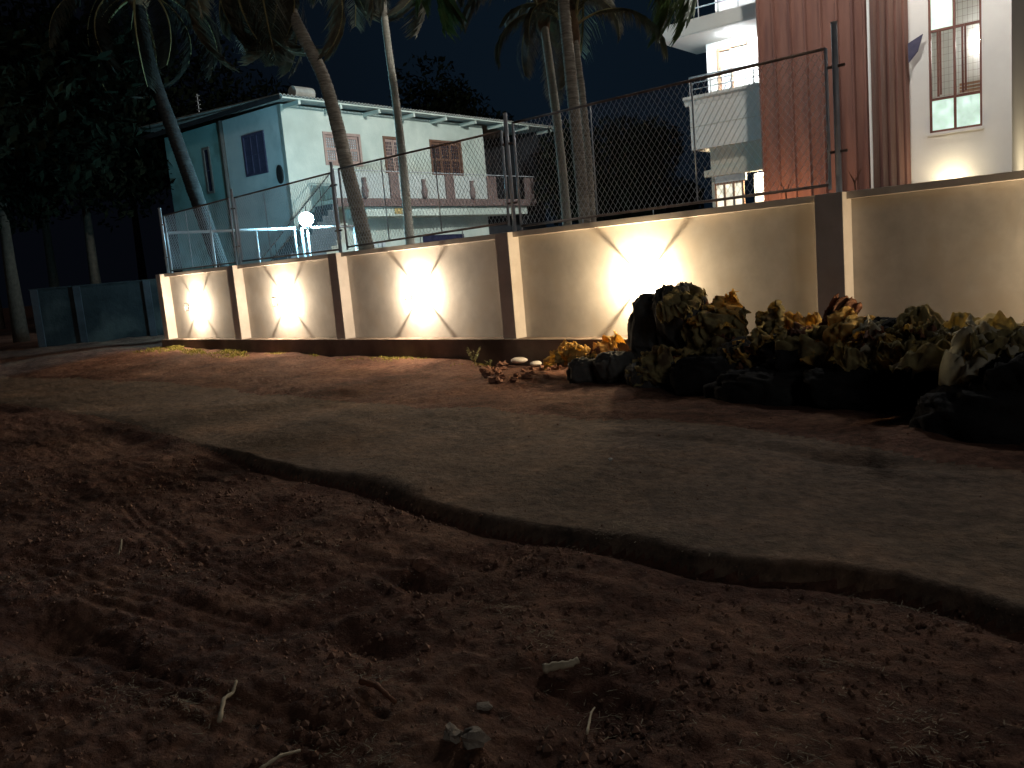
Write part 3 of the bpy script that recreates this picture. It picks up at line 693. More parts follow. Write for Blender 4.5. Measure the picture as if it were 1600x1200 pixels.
# floor above
z2b = zt1 + .02
G.b(MB().box((G.S(1118, 20, wwall)[0], wwall, z2b), (uT + 1, wwall + .2, ZTOP)), 'upper_wall', M['whitewall'])
G.b(MB().box((G.S(1118, 20, wwall)[0] - 2.2, wwall - 1.6, z2b + 2.9), (uT + 1, wwall + .2, z2b + 3.1)), 'upper_roof_slab', M['whitewall'])
lm = MB(); lm.box((uw1 + .3, wwall - .9, z2b + 2.84), (uw1 + .8, wwall - .5, z2b + 2.896)); G.b(lm, 'ceiling_light', M['glow_cool'])
rl = MB()
for zz in (.95, .65, .35): rl.tube([(ul + .5, wB_ + .35, z2b + zz), (uT, wB_ + .35, z2b + zz)], .02, 8)
for k in range(6): q = ul + .5 + (uT - ul - .5) * k / 5.2; rl.tube([(q, wB_ + .35, z2b - .02), (q, wB_ + .35, z2b + .95)], .018, 8)
G.b(rl, 'upper_railing', M['steel'])
# storey below the parapet
ulo = G.S(1110, 250, wB_ + .35)[0]; zc1 = G.S(1110, 266, wB_ + .35)[1]; zc0 = G.S(1110, 277, wB_ + .35)[1]
G.b(MB().box((ulo, wB_ + .35, zc1), (uT, wB_ + .5, zp0 + .09)), 'lower_wall', M['cream'])
G.b(MB().box((ulo - .14, wB_ + .2, zc0), (uT, wB_ + .52, zc1 - .002)), 'lower_cornice', M['cream'])
ua = G.S(1117, 300, wB_ + .35)[0]; ub = G.S(1160, 300, wB_ + .35)[0]
G.b(MB().box((ulo, wB_ + .35, ZM), (ua, wB_ + .5, zc0 - .002)), 'lower_wall', M['cream'])
G.b(MB().box((ub, wB_ + 1.2, ZM), (uT + .5, wB_ + 1.3, zc0 - .002)), 'porch_wall', M['whitewall'])
zwh = G.S(1138, 284, wB_ + .35)[1]
G.b(MB().box((ua, wB_ + .36, zwh), (ub + .1, wB_ + .48, zc0 - .002)), 'lower_wall', M['whitewall'])
f = MB(); nmu = 3
for k in range(nmu + 1): q = ua + (ub - ua) * k / nmu; f.box((q - .03, wB_ + .38, ZM), (q + .03, wB_ + .45, zwh))
f.box((ua, wB_ + .382, zwh - .06), (ub, wB_ + .448, zwh - .001)); wfl = G.b(f, 'porch_window', M['woodlight'])
G.b(MB().box((ua, wB_ + .41, ZM), (ub, wB_ + .415, zwh - .06)), 'pane', M['frostwarm'] if 'frostwarm' in M else frosted('lit_curtain', (.85, .80, .62), .6), wfl)
lm = MB(); lm.box((ub + .3, wB_ + .7, zc0 - .1), (ub + .6, wB_ + .95, zc0 - .04)); G.b(lm, 'porch_light', M['glow_warm'])
# floodlight on the corner of the upper storey, aimed at the neighbours
fl = G.S(1052, -55, wB_ - .2); fp = G.o + U * fl[0] + W * (wB_ - .2) + Vector((0, 0, fl[1]))
e = empty('floodlight', fp, DLT, label='bright floodlight on the roof slab corner at the top edge', cat='lamp')
MB().box((-.16, -.05, -.12), (.02, .15, .12)).build('housing', M['lampmetal'], e, bevel=.01)
MB().box((-.175, -.04, -.10), (-.163, .14, .10)).build('lens', M['glow_cool'], e)
MB().tube([(-.07, .05, -.12), (-.07, .05, -(fl[1] - zt1))], .02, 8).build('bracket', M['lampmetal'], e)
ld = bpy.data.lights.new('floodlight_beam', 'SPOT'); ld.energy = 2600; ld.color = (.93, 1, .96); ld.spot_size = R(88); ld.spot_blend = .7; ld.shadow_soft_size = .12
lo_ = bpy.data.objects.new('floodlight_beam', ld); col.objects.link(lo_); lo_.parent = e; lo_.location = (-.25, .05, 0)
tgt = H.o + W * 6 + Vector((0, 0, 4.2)); dv = (tgt - fp); dv = Matrix.Rotation(-DLT, 3, 'Z') @ dv
lo_.rotation_euler = dv.to_track_quat('-Z', 'Y').to_euler()

# ---------------------------------------------------------------- old low wall at far left
e = empty('low_wall', (0, 0, 0), label='dark weathered low compound wall at the far left in the night', cat='wall')
pa = atD(62, 545, 25.5); pb = atD(262, 545, 26.5); pa.z = pb.z = 0
dv = (pb - pa).normalized(); nn = Vector((-dv.y, dv.x, 0)); Lw = (pb - pa).length + 1.5
e.location = pa; e.rotation_euler = (0, 0, math.atan2(dv.y, dv.x))
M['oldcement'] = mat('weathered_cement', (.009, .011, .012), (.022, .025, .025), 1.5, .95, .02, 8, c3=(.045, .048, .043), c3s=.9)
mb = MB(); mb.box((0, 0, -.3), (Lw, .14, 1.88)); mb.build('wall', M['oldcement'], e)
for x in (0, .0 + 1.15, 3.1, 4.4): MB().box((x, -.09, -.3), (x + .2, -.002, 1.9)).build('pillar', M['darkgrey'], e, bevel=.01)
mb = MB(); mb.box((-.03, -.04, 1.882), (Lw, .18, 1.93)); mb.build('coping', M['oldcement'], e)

# ---------------------------------------------------------------- palms
def frond_mesh(L, droop, nleaf, lw, seed, parentm=None):
    rnd = random.Random(seed); st = MB(); lf = MB(); pts = []
    n = 14
    for i in range(n + 1):
        t = i / n; a = R(42) - droop * (t ** 1.25)
        if i == 0: p = Vector((0, 0, 0))
        else: p = pts[-1] + Vector((math.cos(a), 0, math.sin(a))) * (L / n)
        pts.append(p)
    st.tube(pts, [.035 * (1 - .85 * i / n) + .004 for i in range(n + 1)], 5)
    for s in (-1, 1):
        for k in range(nleaf):
            t = .16 + .84 * (k + rnd.random() * .5) / nleaf; f = t * n; i = min(int(f), n - 1); p = pts[i].lerp(pts[i + 1], f - i)
            tg = (pts[i + 1] - pts[i]).normalized(); ln = lw * (.45 + math.sin(math.pi * min(1, t * 1.02)) * .75) * rnd.uniform(.8, 1.15)
            side = Vector((0, s, 0)); d0 = (side * .75 + tg * .75 + Vector((0, 0, rnd.uniform(-.15, .15)))).normalized()
            wv = tg.cross(side).cross(d0).normalized() if False else tg * .5 + Vector((0, 0, .5))
            wv = (wv - d0 * wv.dot(d0)).normalized() * .022
            m1 = p + d0 * ln * .45 + Vector((0, 0, -.12 * ln)); m2 = p + d0 * ln * .75 + Vector((0, 0, -.62 * ln * rnd.uniform(.7, 1.2)))
            lf.add([p - wv * .6, p + wv * .6, m1 + wv, m1 - wv, m2], [(0, 1, 2, 3), (3, 2, 4)])
    return st, lf
FM = []
for i in range(4):
    st, lf = frond_mesh(2.9 + .25 * i, R(95 + 16 * i), 64, .62, i)
    FM.append((st, lf))
def palm(basept, path, r0, r1, label, nf, seed, bark='trunk', leafm='frond', scale=1.0, tiltmin=-35, tiltmax=55, crown=True, az=None):
    e = empty('coconut_palm', basept, label=label, cat='palm tree', group='coconut palms behind the wall')
    rnd = random.Random(seed); P = [Vector(p) - Vector(basept) for p in path]
    # smooth path
    Q = []
    n = 40
    for i in range(n + 1):
        f = i / n * (len(P) - 1); k = min(int(f), len(P) - 2); t = f - k
        p0 = P[max(k - 1, 0)]; p1 = P[k]; p2 = P[k + 1]; p3 = P[min(k + 2, len(P) - 1)]
        Q.append(.5 * ((2 * p1) + (p2 - p0) * t + (2 * p0 - 5 * p1 + 4 * p2 - p3) * t * t + (3 * p1 - p0 - 3 * p2 + p3) * t ** 3))
    fine = []; rad = []
    for i in range(n):
        for k in range(6):
            t = k / 6; fine.append(Q[i].lerp(Q[i + 1], t)); g = (i + t) / n; ring = .05 * r0 * (1 if k in (0, 3) else 0)
            rad.append(r0 + (r1 - r0) * g + ring + r0 * .05 * noise.noise(Vector((g * 25, seed, 0))) + (r0 * .35 * max(0, 1 - g * 14)))
    MB().tube(fine, rad, 12).build('trunk', M[bark], e, smooth=True)
    if not crown: return e
    top = Q[-1]
    cm = MB(); cm.tube([top + Vector((0, 0, z)) for z in (-.45, -.2, .1, .45)], [r1 * 1.05, r1 * 2.0, r1 * 1.7, .05], 10); cm.build('crown_shaft', M['fibre'], e, smooth=True)
    for i in range(nf):
        st, lf = FM[rnd.randrange(4)]
        f = bpy.data.objects.new('frond', frond_meshes(st, 'frond', 'frondstem')); col.objects.link(f); f.parent = e
        g = bpy.data.objects.new('leaflets', frond_meshes(lf, 'leaflets', leafm)); col.objects.link(g); g.parent = f
        a = (az[i % len(az)] if az else i * 2.399963) + rnd.uniform(-.2, .2)
        el = R(rnd.uniform(tiltmin, tiltmax))
        f.rotation_euler = (Matrix.Rotation(a, 3, 'Z') @ Matrix.Rotation(-el + R(20), 3, 'Y') @ Matrix.Rotation(rnd.uniform(-.3, .3), 3, 'X')).to_euler()
        f.location = top + Vector((math.cos(a), math.sin(a), 0)) * r1 * .8 + Vector((0, 0, rnd.uniform(-.1, .25)))
        s = scale * rnd.uniform(.85, 1.12); f.scale = (s, s, s)
    return e
_fc = {}
def frond_meshes(mb, nm, m):
    k = (id(mb), m)
    if k not in _fc:
        me = bpy.data.meshes.new(nm); me.from_pydata(mb.v, [], mb.f); me.materials.append(M[m]); _fc[k] = me
    return _fc[k]
def pathpx(pts, D, base_z=.6):
    out = [atD(x, y, D if not isinstance(D, list) else D[i]) for i, (x, y) in enumerate(pts)]
    b = out[0] + (out[0] - out[1]) * ((out[0].z - base_z) / max(.01, (out[1].z - out[0].z)))
    return [b] + out
def mkpalm(pts, D, *a, **k):
    p = pathpx(pts, D); return palm(p[0], p, *a, **k)
mkpalm([(570, 375), (557, 320), (543, 265), (528, 200), (505, 120), (470, 50), (440, -15), (395, -110)], 18, .165, .115, 'thick leaning palm trunk crossing the leftmost shuttered window of the old house', 30, 1, leafm='frondbrown', tiltmin=-80, tiltmax=50)
mkpalm([(640, 370), (631, 270), (620, 170), (606, 70), (597, -10), (585, -150)], 20, .115, .07, 'slender pole straight palm between the leaning palm and the slim group', 24, 2, bark='trunkpale', leafm='frondbrown', tiltmin=-75, tiltmax=50)
mkpalm([(885, 338), (876, 240), (864, 140), (852, 55), (847, 18)], 15.5, .088, .07, 'smooth pale palm trunk, left one of the close group of three', 10, 3, bark='trunkpale', leafm='frondbrown', scale=.55, tiltmin=-65, tiltmax=60)
mkpalm([(913, 338), (904, 240), (893, 130), (884, 40), (880, -10), (872, -190)], 14.5, .105, .095, 'mottled rough palm trunk, middle and thickest of the close group of three', 26, 4, tiltmin=-25, tiltmax=50, leafm='frondgreen', scale=1.15)
mkpalm([(925, 333), (919, 240), (910, 150), (902, 85), (897, 42)], 15.2, .072, .05, 'thin ringed palm trunk, right one of the close group of three', 9, 5, scale=.62, tiltmin=0, tiltmax=70)
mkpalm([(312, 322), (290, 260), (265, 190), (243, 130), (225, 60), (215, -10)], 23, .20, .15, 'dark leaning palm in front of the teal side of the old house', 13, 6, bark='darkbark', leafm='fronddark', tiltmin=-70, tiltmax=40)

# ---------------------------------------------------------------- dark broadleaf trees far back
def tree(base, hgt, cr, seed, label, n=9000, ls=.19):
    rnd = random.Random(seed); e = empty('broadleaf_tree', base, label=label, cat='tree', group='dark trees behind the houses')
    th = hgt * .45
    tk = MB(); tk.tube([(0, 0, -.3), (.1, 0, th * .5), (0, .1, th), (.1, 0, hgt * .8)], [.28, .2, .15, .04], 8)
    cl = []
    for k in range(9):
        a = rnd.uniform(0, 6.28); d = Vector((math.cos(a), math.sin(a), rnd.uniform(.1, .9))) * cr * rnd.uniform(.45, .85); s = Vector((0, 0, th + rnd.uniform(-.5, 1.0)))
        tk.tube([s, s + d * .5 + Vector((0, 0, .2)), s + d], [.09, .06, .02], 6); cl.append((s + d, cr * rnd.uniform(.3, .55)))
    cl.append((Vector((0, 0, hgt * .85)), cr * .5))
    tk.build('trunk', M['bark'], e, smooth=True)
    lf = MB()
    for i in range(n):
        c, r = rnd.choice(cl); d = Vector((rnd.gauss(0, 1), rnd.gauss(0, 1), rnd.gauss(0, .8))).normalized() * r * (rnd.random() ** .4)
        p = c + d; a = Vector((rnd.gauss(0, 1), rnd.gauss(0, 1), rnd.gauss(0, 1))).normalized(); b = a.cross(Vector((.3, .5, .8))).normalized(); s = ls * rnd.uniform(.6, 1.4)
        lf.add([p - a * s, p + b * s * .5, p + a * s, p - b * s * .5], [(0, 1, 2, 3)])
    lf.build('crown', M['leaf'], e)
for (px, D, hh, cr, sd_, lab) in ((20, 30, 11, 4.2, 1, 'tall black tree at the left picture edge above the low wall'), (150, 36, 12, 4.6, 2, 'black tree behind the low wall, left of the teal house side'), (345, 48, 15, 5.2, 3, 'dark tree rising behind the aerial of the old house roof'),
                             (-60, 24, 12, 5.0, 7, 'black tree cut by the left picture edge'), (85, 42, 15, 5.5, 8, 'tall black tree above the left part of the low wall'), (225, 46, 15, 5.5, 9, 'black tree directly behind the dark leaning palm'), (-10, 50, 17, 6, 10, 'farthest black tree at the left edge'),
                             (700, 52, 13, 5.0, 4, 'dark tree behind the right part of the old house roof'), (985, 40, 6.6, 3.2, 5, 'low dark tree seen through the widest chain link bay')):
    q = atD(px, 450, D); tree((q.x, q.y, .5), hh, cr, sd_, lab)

# ---------------------------------------------------------------- sacks and rubbish heap
M['sack'] = mat('grey_sack', (.055, .055, .052), (.11, .108, .10), 3, .92, .012, 30)
M['darksack'] = mat('dark_tarp', (.010, .010, .011), (.030, .029, .028), 3, .95, .012, 22, spec=.1)
M['yellow'] = mat('yellow_sheet', (.64, .42, .11), (.84, .66, .30), 4, .75, .008, 30, transl=.6)
M['olive'] = mat('tan_sheet', (.38, .31, .14), (.60, .52, .27), 5, .85, .01, 30, transl=.55, c3=(.20, .14, .08), c3s=6)
M['brownleaf'] = mat('brown_sheet', (.20, .085, .05), (.32, .16, .09), 5, .85, .01, 30, transl=.35)
M['palebag'] = mat('pale_bag', (.55, .50, .36), (.74, .68, .52), 5, .8, .006, 30, transl=.5)
M['rubble'] = mat('red_rubble', (.19, .09, .06), (.34, .19, .13), 6, .95, .02, 30)
M['whitestone'] = mat('white_stone', (.55, .50, .45), (.70, .66, .60), 9, .9, .004, 30)
def crumple(p, k, s): 
    a = abs(noise.noise(p * s + Vector((k, 0, 0)))) ; b = abs(noise.noise(p * s * 2.3 + Vector((0, k, 0)))); c = abs(noise.noise(p * s * 5.5 + Vector((0, 0, k))))
    return -(a * .5 + b * .28 + c * .14)
def sack(loc, dims, m, seed, name, label, cat, rz=0.0, tilt=(0, 0), amp=.9, tie=False, group=None, seg=72):
    mb = MB(); rows = seg // 2; vs = []
    for i in range(rows + 1):
        th = math.pi * i / rows
        for j in range(seg):
            ph = 2 * math.pi * j / seg
            v = Vector((math.sin(th) * math.cos(ph), math.sin(th) * math.sin(ph), math.cos(th)))
            # superellipsoid-like sack
            q = Vector([math.copysign(abs(c) ** .72, c) for c in v])
            wv = v + .35 * Vector((noise.noise(v * 1.6 + Vector((seed, 0, 0))), noise.noise(v * 1.6 + Vector((0, seed, 5))), noise.noise(v * 1.6 + Vector((9, 0, seed)))))
            fold = sum(a_ * (1 - abs(noise.noise(Vector((wv.x * f_, wv.y * f_, wv.z * f_ * .55)) + Vector((seed * 3.1, 0, a_))) * 2.2)) for f_, a_ in ((1.9, .13), (4.2, .10), (8.5, .05)))
            q *= 1 + amp * (fold - .2) + .15 * noise.noise(v * 1.1 + Vector((seed, 2, 0)))
            if tie and v.z > .55: f = (v.z - .55) / .45; q.x *= 1 - .75 * f; q.y *= 1 - .75 * f; q.z += .35 * f * f
            vs.append(Vector((q.x * dims[0], q.y * dims[1], q.z * dims[2])))
    fs = [(i * seg + j, (i + 1) * seg + j, (i + 1) * seg + (j + 1) % seg, i * seg + (j + 1) % seg) for i in range(rows) for j in range(seg)]
    mb.add(vs, fs); o = mb.build(name, M[m], smooth=True, label=label, cat=cat, group=group)
    o.location = loc; o.rotation_euler = (tilt[0], tilt[1], rz); return o
def sheet(loc, sx, sy, m, seed, label, cat='sheet', name='crumpled_sheet', rz=0.0, tilt=(0, 0), fold=.22, ragged=.2, curve=.6, group=None, n=46):
    mb = MB(); vs = []
    for i in range(n + 1):
        for j in range(n + 1):
            u = i / n * 2 - 1; v = j / n * 2 - 1; p = Vector((u, v, seed * 1.7))
            e_ = 1 + ragged * noise.noise(Vector((math.atan2(v, u) * 1.6, seed, 0))) + ragged * .6 * noise.noise(Vector((math.atan2(v, u) * 6, seed, 4)))
            d1 = noise.noise(p * 1.5); d2 = noise.noise(p * 1.5 + Vector((7, 3, 1)))
            z = fold * (2.2 * (abs(noise.noise(p * 1.4)) + .5 * abs(noise.noise(p * 3.1)) + .28 * abs(noise.noise(p * 6.5))) - .6) * (sx + sy) / 2 * 1.5
            z -= curve * (u * u + v * v) * .5 * (sx + sy) / 2
            vs.append((u * sx * e_ * (1 - .2 * curve * u * u) + d1 * .25 * sx, v * sy * e_ + d2 * .25 * sy, z))
    s = n + 1; mb.add(vs, [(i * s + j, (i + 1) * s + j, (i + 1) * s + j + 1, i * s + j + 1) for i in range(n) for j in range(n)])
    o = mb.build(name, M[m], smooth=True, label=label, cat=cat, group=group)
    sm = o.modifiers.new('thickness', 'SOLIDIFY'); sm.thickness = .004
    o.location = loc; o.rotation_euler = (tilt[0], tilt[1], rz); return o
GS = 'sacks heaped against the wall'; GT = 'torn sheets on the heap'
def sk(px, py, Y, dims, m, seed, label, **k):   # px,py = centre
    q = atY(px, py, Y); return sack(q, dims, m, seed, 'sack', label, 'sack', group=GS, **k)
def sh(px, py, Y, sx, sy, m, seed, label, **k):
    q = atY(px, py, Y); sx *= 1.25; sy *= 1.25; return sheet(q, sx, sy, m, seed, label, group=GT, **k)
sk(1022, 515, 8.35, (.27, .25, .42), 'sack', 1, 'upright grey sack at the left of the tall stack in front of the largest lamp', tilt=(0, .05))
sk(1066, 505, 8.3, (.30, .28, .46), 'sack', 2, 'tallest bulging grey sack whose rounded top covers the foot of the lamp glow', tilt=(.1, 0))
sk(1105, 535, 8.35, (.32, .28, .34), 'darksack', 3, 'dark sack right of the tallest sack beneath the olive sheet', rz=.4)
sk(920, 580, 7.9, (.26, .24, .17), 'sack', 4, 'low grey sack at the left foot of the heap, nearest the yellow sheet', rz=.3)
sk(962, 575, 7.85, (.22, .24, .20), 'sack', 5, 'low rounded grey sack below the upright grey sack', rz=-.2)
sk(1020, 590, 7.7, (.30, .26, .20), 'sack', 6, 'flattened grey sack with a pale frayed corner at the foot of the stack', rz=.1)
sk(1105, 590, 7.6, (.40, .3, .24), 'darksack', 7, 'black sack in front of the olive sheet at ground level')
sk(1190, 575, 7.9, (.42, .34, .34), 'darksack', 8, 'black sack mass below the dip in the heap, left of the brown torn leaf', rz=.7)
sk(1270, 580, 7.75, (.46, .36, .36), 'darksack', 9, 'large black sack directly below the brown torn leaf', rz=.2)
sk(1185, 610, 7.3, (.5, .32, .2), 'darksack', 10, 'low black sack at the front edge of the heap middle')
sk(1385, 570, 7.7, (.36, .4, .42), 'darksack', 11, 'big rounded black tarp bundle right of the thick pillar', rz=.5)
sk(1450, 575, 7.6, (.38, .38, .42), 'darksack', 12, 'black tarp bundle left of the small pale crumpled bag', rz=1.4)
sk(1330, 610, 7.3, (.5, .3, .24), 'darksack', 13, 'low black sack in front of the large black sack')
sk(1570, 628, 7.1, (.42, .42, .42), 'darksack', 14, 'black bundle cut by the right picture edge', rz=.9)
sk(1540, 655, 6.6, (.5, .4, .26), 'darksack', 15, 'lowest black bundle nearest the road at the right edge', rz=.2)
sk(1640, 632, 6.9, (.5, .5, .42), 'darksack', 16, 'black bundle beyond the right end of the heap', rz=.3)
sh(887, 545, 8.3, .17, .16, 'yellow', 21, 'bright yellow crumpled sheet at the left tip of the heap', tilt=(.5, .2), fold=.3)
sh(905, 552, 8.2, .15, .15, 'yellow', 22, 'yellow torn sheet beside the white stone, right of the bright one', tilt=(-.3, .6), fold=.35)
sh(942, 540, 8.4, .18, .15, 'yellow', 23, 'orange yellow sheet lying between the yellow tip and the upright sack', tilt=(.5, -.3), fold=.3)
sh(1082, 478, 8.35, .17, .15, 'brownleaf', 24, 'brown curled scrap on top of the tallest sack', tilt=(.4, .4), fold=.35)
sh(1126, 488, 8.3, .19, .2, 'yellow', 25, 'yellow pointed scrap at the very top of the stack', tilt=(1.0, -.5), fold=.35)
sh(1108, 525, 8.02, .27, .30, 'olive', 26, 'large olive crumpled sheet hanging over the right of the tall stack', tilt=(1.1, .1), fold=.3)
sh(1130, 560, 7.95, .24, .24, 'olive', 27, 'olive sheet below the large hanging one', tilt=(.9, .5), fold=.32)
sh(1012, 568, 7.55, .25, .2, 'olive', 28, 'olive flap draped over the flattened grey sack', tilt=(.7, -.2), fold=.25)
sh(1152, 575, 7.6, .25, .2, 'olive', 29, 'dull olive scrap low in the heap beside the black sack', tilt=(.6, .3))
sh(1205, 518, 8.2, .16, .26, 'olive', 30, 'upright olive peak at the dip of the heap', tilt=(1.2, -.3), fold=.35)
sh(1232, 512, 8.25, .24, .17, 'yellow', 31, 'yellow crest left of the brown torn leaf', tilt=(.7, .2), fold=.35)
sh(1296, 510, 8.15, .13, .26, 'brownleaf', 32, 'brown torn leaf standing up at the thick pillar', tilt=(1.3, .5), fold=.25)
sh(1310, 535, 7.5, .19, .24, 'yellow', 33, 'golden folded sheet in front of the thick pillar', tilt=(1.1, .4), fold=.35)
sh(1262, 530, 7.55, .3, .2, 'olive', 34, 'olive sheet below the yellow crest', tilt=(.7, 0), fold=.3)
sh(1385, 520, 7.4, .24, .2, 'palebag', 35, 'pale tattered sheet on the big tarp bundle right of the pillar', tilt=(.5, .1), fold=.25)
sh(1450, 518, 7.35, .28, .22, 'olive', 36, 'olive sheet crowning the bundle next to the pale tattered sheet', tilt=(.4, .2), fold=.25)
sh(1520, 540, 7.1, .36, .28, 'olive', 37, 'wide stretched olive sheet near the right end of the heap', tilt=(.35, .25), fold=.22, curve=.3)
sh(1500, 530, 7.3, .34, .2, 'palebag', 38, 'pale sheet edge behind the wide olive sheet', tilt=(.3, 0), fold=.2)
sh(1590, 540, 6.8, .34, .26, 'palebag', 39, 'cream sheet at the right picture edge', tilt=(.5, .3), fold=.25)
rs_ = random.Random(77)
crest = [(865, 560), (890, 548), (940, 545), (970, 560), (1015, 560), (1060, 565), (1095, 505), (1120, 505), (1140, 520), (1150, 545), (1165, 555), (1190, 525), (1215, 535), (1240, 520), (1265, 530), (1285, 540), (1315, 545), (1350, 535), (1370, 522), (1400, 518), (1425, 516), (1455, 520), (1480, 540), (1500, 555), (1530, 545), (1560, 545), (1590, 555)]
for i, (x, y) in enumerate(crest):
    for j in range(2):
        q = atY(x + rs_.uniform(-14, 14), y + rs_.uniform(-6, 14), 8.02 if x < 1150 else 7.58 if x < 1345 else 7.28 if x < 1490 else 6.82); s_ = rs_.uniform(.06, .13)
        sheet(q, s_, s_ * rs_.uniform(.6, 1.2), rs_.choice(['olive', 'olive', 'yellow', 'brownleaf', 'palebag' if x > 1350 else 'yellow']), 100 + i * 2 + j, 'small torn scrap ' + ('at the low left tip of the heap' if x < 1000 else 'on the tall stack of sacks' if x < 1160 else 'along the dip between the tall stack and the pillar' if x < 1330 else 'on the round tarp bundle right of the pillar' if x < 1470 else 'at the right end of the heap'), 'scrap', name='torn_scrap', rz=rs_.uniform(0, 6), tilt=(rs_.uniform(-.3, 1.4), rs_.uniform(-.8, .8)), fold=.35, ragged=.5, curve=.5, group='torn scraps on the heap', n=16)
for i, (x, y, m_, lb) in enumerate([(1350, 545, 'olive', 'tan sheet spilling down right beside the white edge of the thick pillar'), (1415, 535, 'yellow', 'golden sheet hanging over the front of the round tarp bundle'), (1478, 548, 'palebag', 'cream folded sheet between the tarp bundle and the wide stretched sheet'),
                                  (1548, 560, 'yellow', 'golden fold below the cream sheet near the right edge'), (1180, 550, 'brownleaf', 'brown crumple in the saddle right of the tall stack'), (1060, 470, 'olive', 'tan rag capping the tallest sack'), (1575, 528, 'olive', 'highest tan fold at the right end of the heap')]):
    sh(x, y, (6.8 if x > 1500 else 7.26) if x > 1340 else 7.95, .2, .17, m_, 60 + i, lb, tilt=(.55, .15 * (-1) ** i), fold=.33)
q = atY(1509, 583, 6.78); sack(q, (.13, .12, .16), 'palebag', 40, 'plastic_bag', 'small pale crumpled bag on the front of the black bundles', 'bag', amp=1.6, tilt=(.3, .2))
# rubble and stones at the left tip of the heap
def stone(loc, s, m, seed, name, label, cat, flat=.7, group=None, ang=.5):
    rnd = random.Random(seed); mb = MB(); n = 10; vs = []; rows = 6
    for i in range(rows + 1):
        th = math.pi * i / rows
        for j in range(n):
            ph = 2 * math.pi * j / n; v = Vector((math.sin(th) * math.cos(ph), math.sin(th) * math.sin(ph), math.cos(th)))
            vs.append(Vector((v.x, v.y * .8, v.z * flat)) * s * (1 + ang * noise.noise(v * 1.5 + Vector((seed, seed * .7, 0)))))
    mb.add(vs, [(i * n + j, (i + 1) * n + j, (i + 1) * n + (j + 1) % n, i * n + (j + 1) % n) for i in range(rows) for j in range(n)])
    o = mb.build(name, M[m], smooth=ang < .35, label=label, cat=cat, group=group); o.location = loc; o.rotation_euler = (0, 0, rnd.uniform(0, 6)); return o
def gpt(px, py, lift=0):
    p = atZ(px, py, 0)
    for _ in range(6): p = atZ(px, py, gz(p.x, p.y))
    return Vector((p.x, p.y, gz(p.x, p.y) + lift))
rnd = random.Random(9)
for i in range(46):
    px = rnd.uniform(745, 900); py = rnd.uniform(572, 600) - (8 if px > 820 else 0); p = gpt(px, py); s = rnd.uniform(.03, .085)
    stone(p + Vector((0, 0, s * .4)), s, 'rubble', i, 'rubble_stone', ('larger' if s > .058 else 'smaller') + ' reddish brown clod in the rubble ' + ('left of the white stones' if px < 800 else 'below the white stones' if px < 850 else 'beside the yellow sheet'), 'stone', group='reddish rubble left of the heap', ang=.9)
stone(gpt(812, 574) + Vector((0, 0, .10)), .13, 'whitestone', 101, 'pale_stone', 'large flat white stone on the rubble left of the heap', 'stone', flat=.35, ang=.2)
stone(gpt(838, 576) + Vector((0, 0, .09)), .09, 'whitestone', 102, 'pale_stone', 'small flat white stone between the large one and the yellow sheet', 'stone', flat=.4, ang=.25)
# foreground litter
M['husk'] = mat('pale_husk', (.40, .33, .22), (.55, .47, .34), 12, .8, .004, 60)
M['greystone'] = mat('grey_stone', (.24, .20, .16), (.36, .31, .25), 10, .95, .01, 40)
def stick(pts, r, name, label, cat, m='husk', sq=1.0):
    P = [gpt(x, y) + Vector((0, 0, l)) for x, y, l in pts]; c = P[0]
    mb = MB(); fine = []; n = 12
    for i in range(n + 1):
        f = i / n * (len(P) - 1); k = min(int(f), len(P) - 2); fine.append(P[k].lerp(P[k + 1], f - k) - c)
    mb.tube(fine, [r * (1 + .18 * math.sin(i * 2.3)) * (1 - .35 * i / n) for i in range(n + 1)], 7)
    o = mb.build(name, M[m], smooth=True, label=label, cat=cat); o.location = c; return o
stick([(344, 1135, .02), (352, 1108, .04), (364, 1085, .04), (371, 1075, .03)], .009, 'dry_stick', 'pale thin stick lying upright in the picture at the lower left', 'stick')
stick([(405, 1200, .015), (440, 1189, .02), (470, 1181, .015)], .007, 'dry_stick', 'thin stick at the bottom edge below the pale one', 'stick')
stick([(850, 1053, .02), (870, 1052, .03), (890, 1046, .03), (904, 1037, .03)], .018, 'curved_husk', 'short thick curved pale husk lying in the foreground soil', 'husk')
stick([(565, 1072, .02), (590, 1085, .035), (618, 1105, .02)], .013, 'dry_stick', 'rough brown stick at the rim of the dark hollow', 'stick', m='brownleaf')
stick([(190, 868, .03), (193, 860, .07), (186, 872, .02)], .005, 'dry_stick', 'tiny forked twig on the left soil', 'stick')
stick([(918, 1155, .02), (925, 1130, .04), (930, 1118, .03)], .005, 'dry_stick', 'thin wispy twig below the curved husk', 'stick')
stone(gpt(742, 1163) + Vector((0, 0, .02)), .042, 'greystone', 55, 'grey_stone', 'large pale angular stone at the bottom centre', 'stone', ang=.6)
stone(gpt(708, 1156) + Vector((0, 0, .02)), .036, 'greystone', 56, 'grey_stone', 'rough stone just left of the large pale angular one', 'stone', ang=.9)
stone(gpt(757, 1109) + Vector((0, 0, .015)), .03, 'greystone', 57, 'grey_stone', 'flat brownish stone above the large pale angular one', 'stone', flat=.4, ang=.4)
stone(gpt(657, 890) + Vector((0, 0, .03)), .055, 'rubble', 58, 'soil_clod', 'round soil clod with a pale root beside the small hollow', 'stone', ang=.6)
stone(gpt(954, 720) + Vector((0, 0, .01)), .018, 'whitestone', 59, 'white_pebble', 'single white pebble shining on the road middle', 'stone')
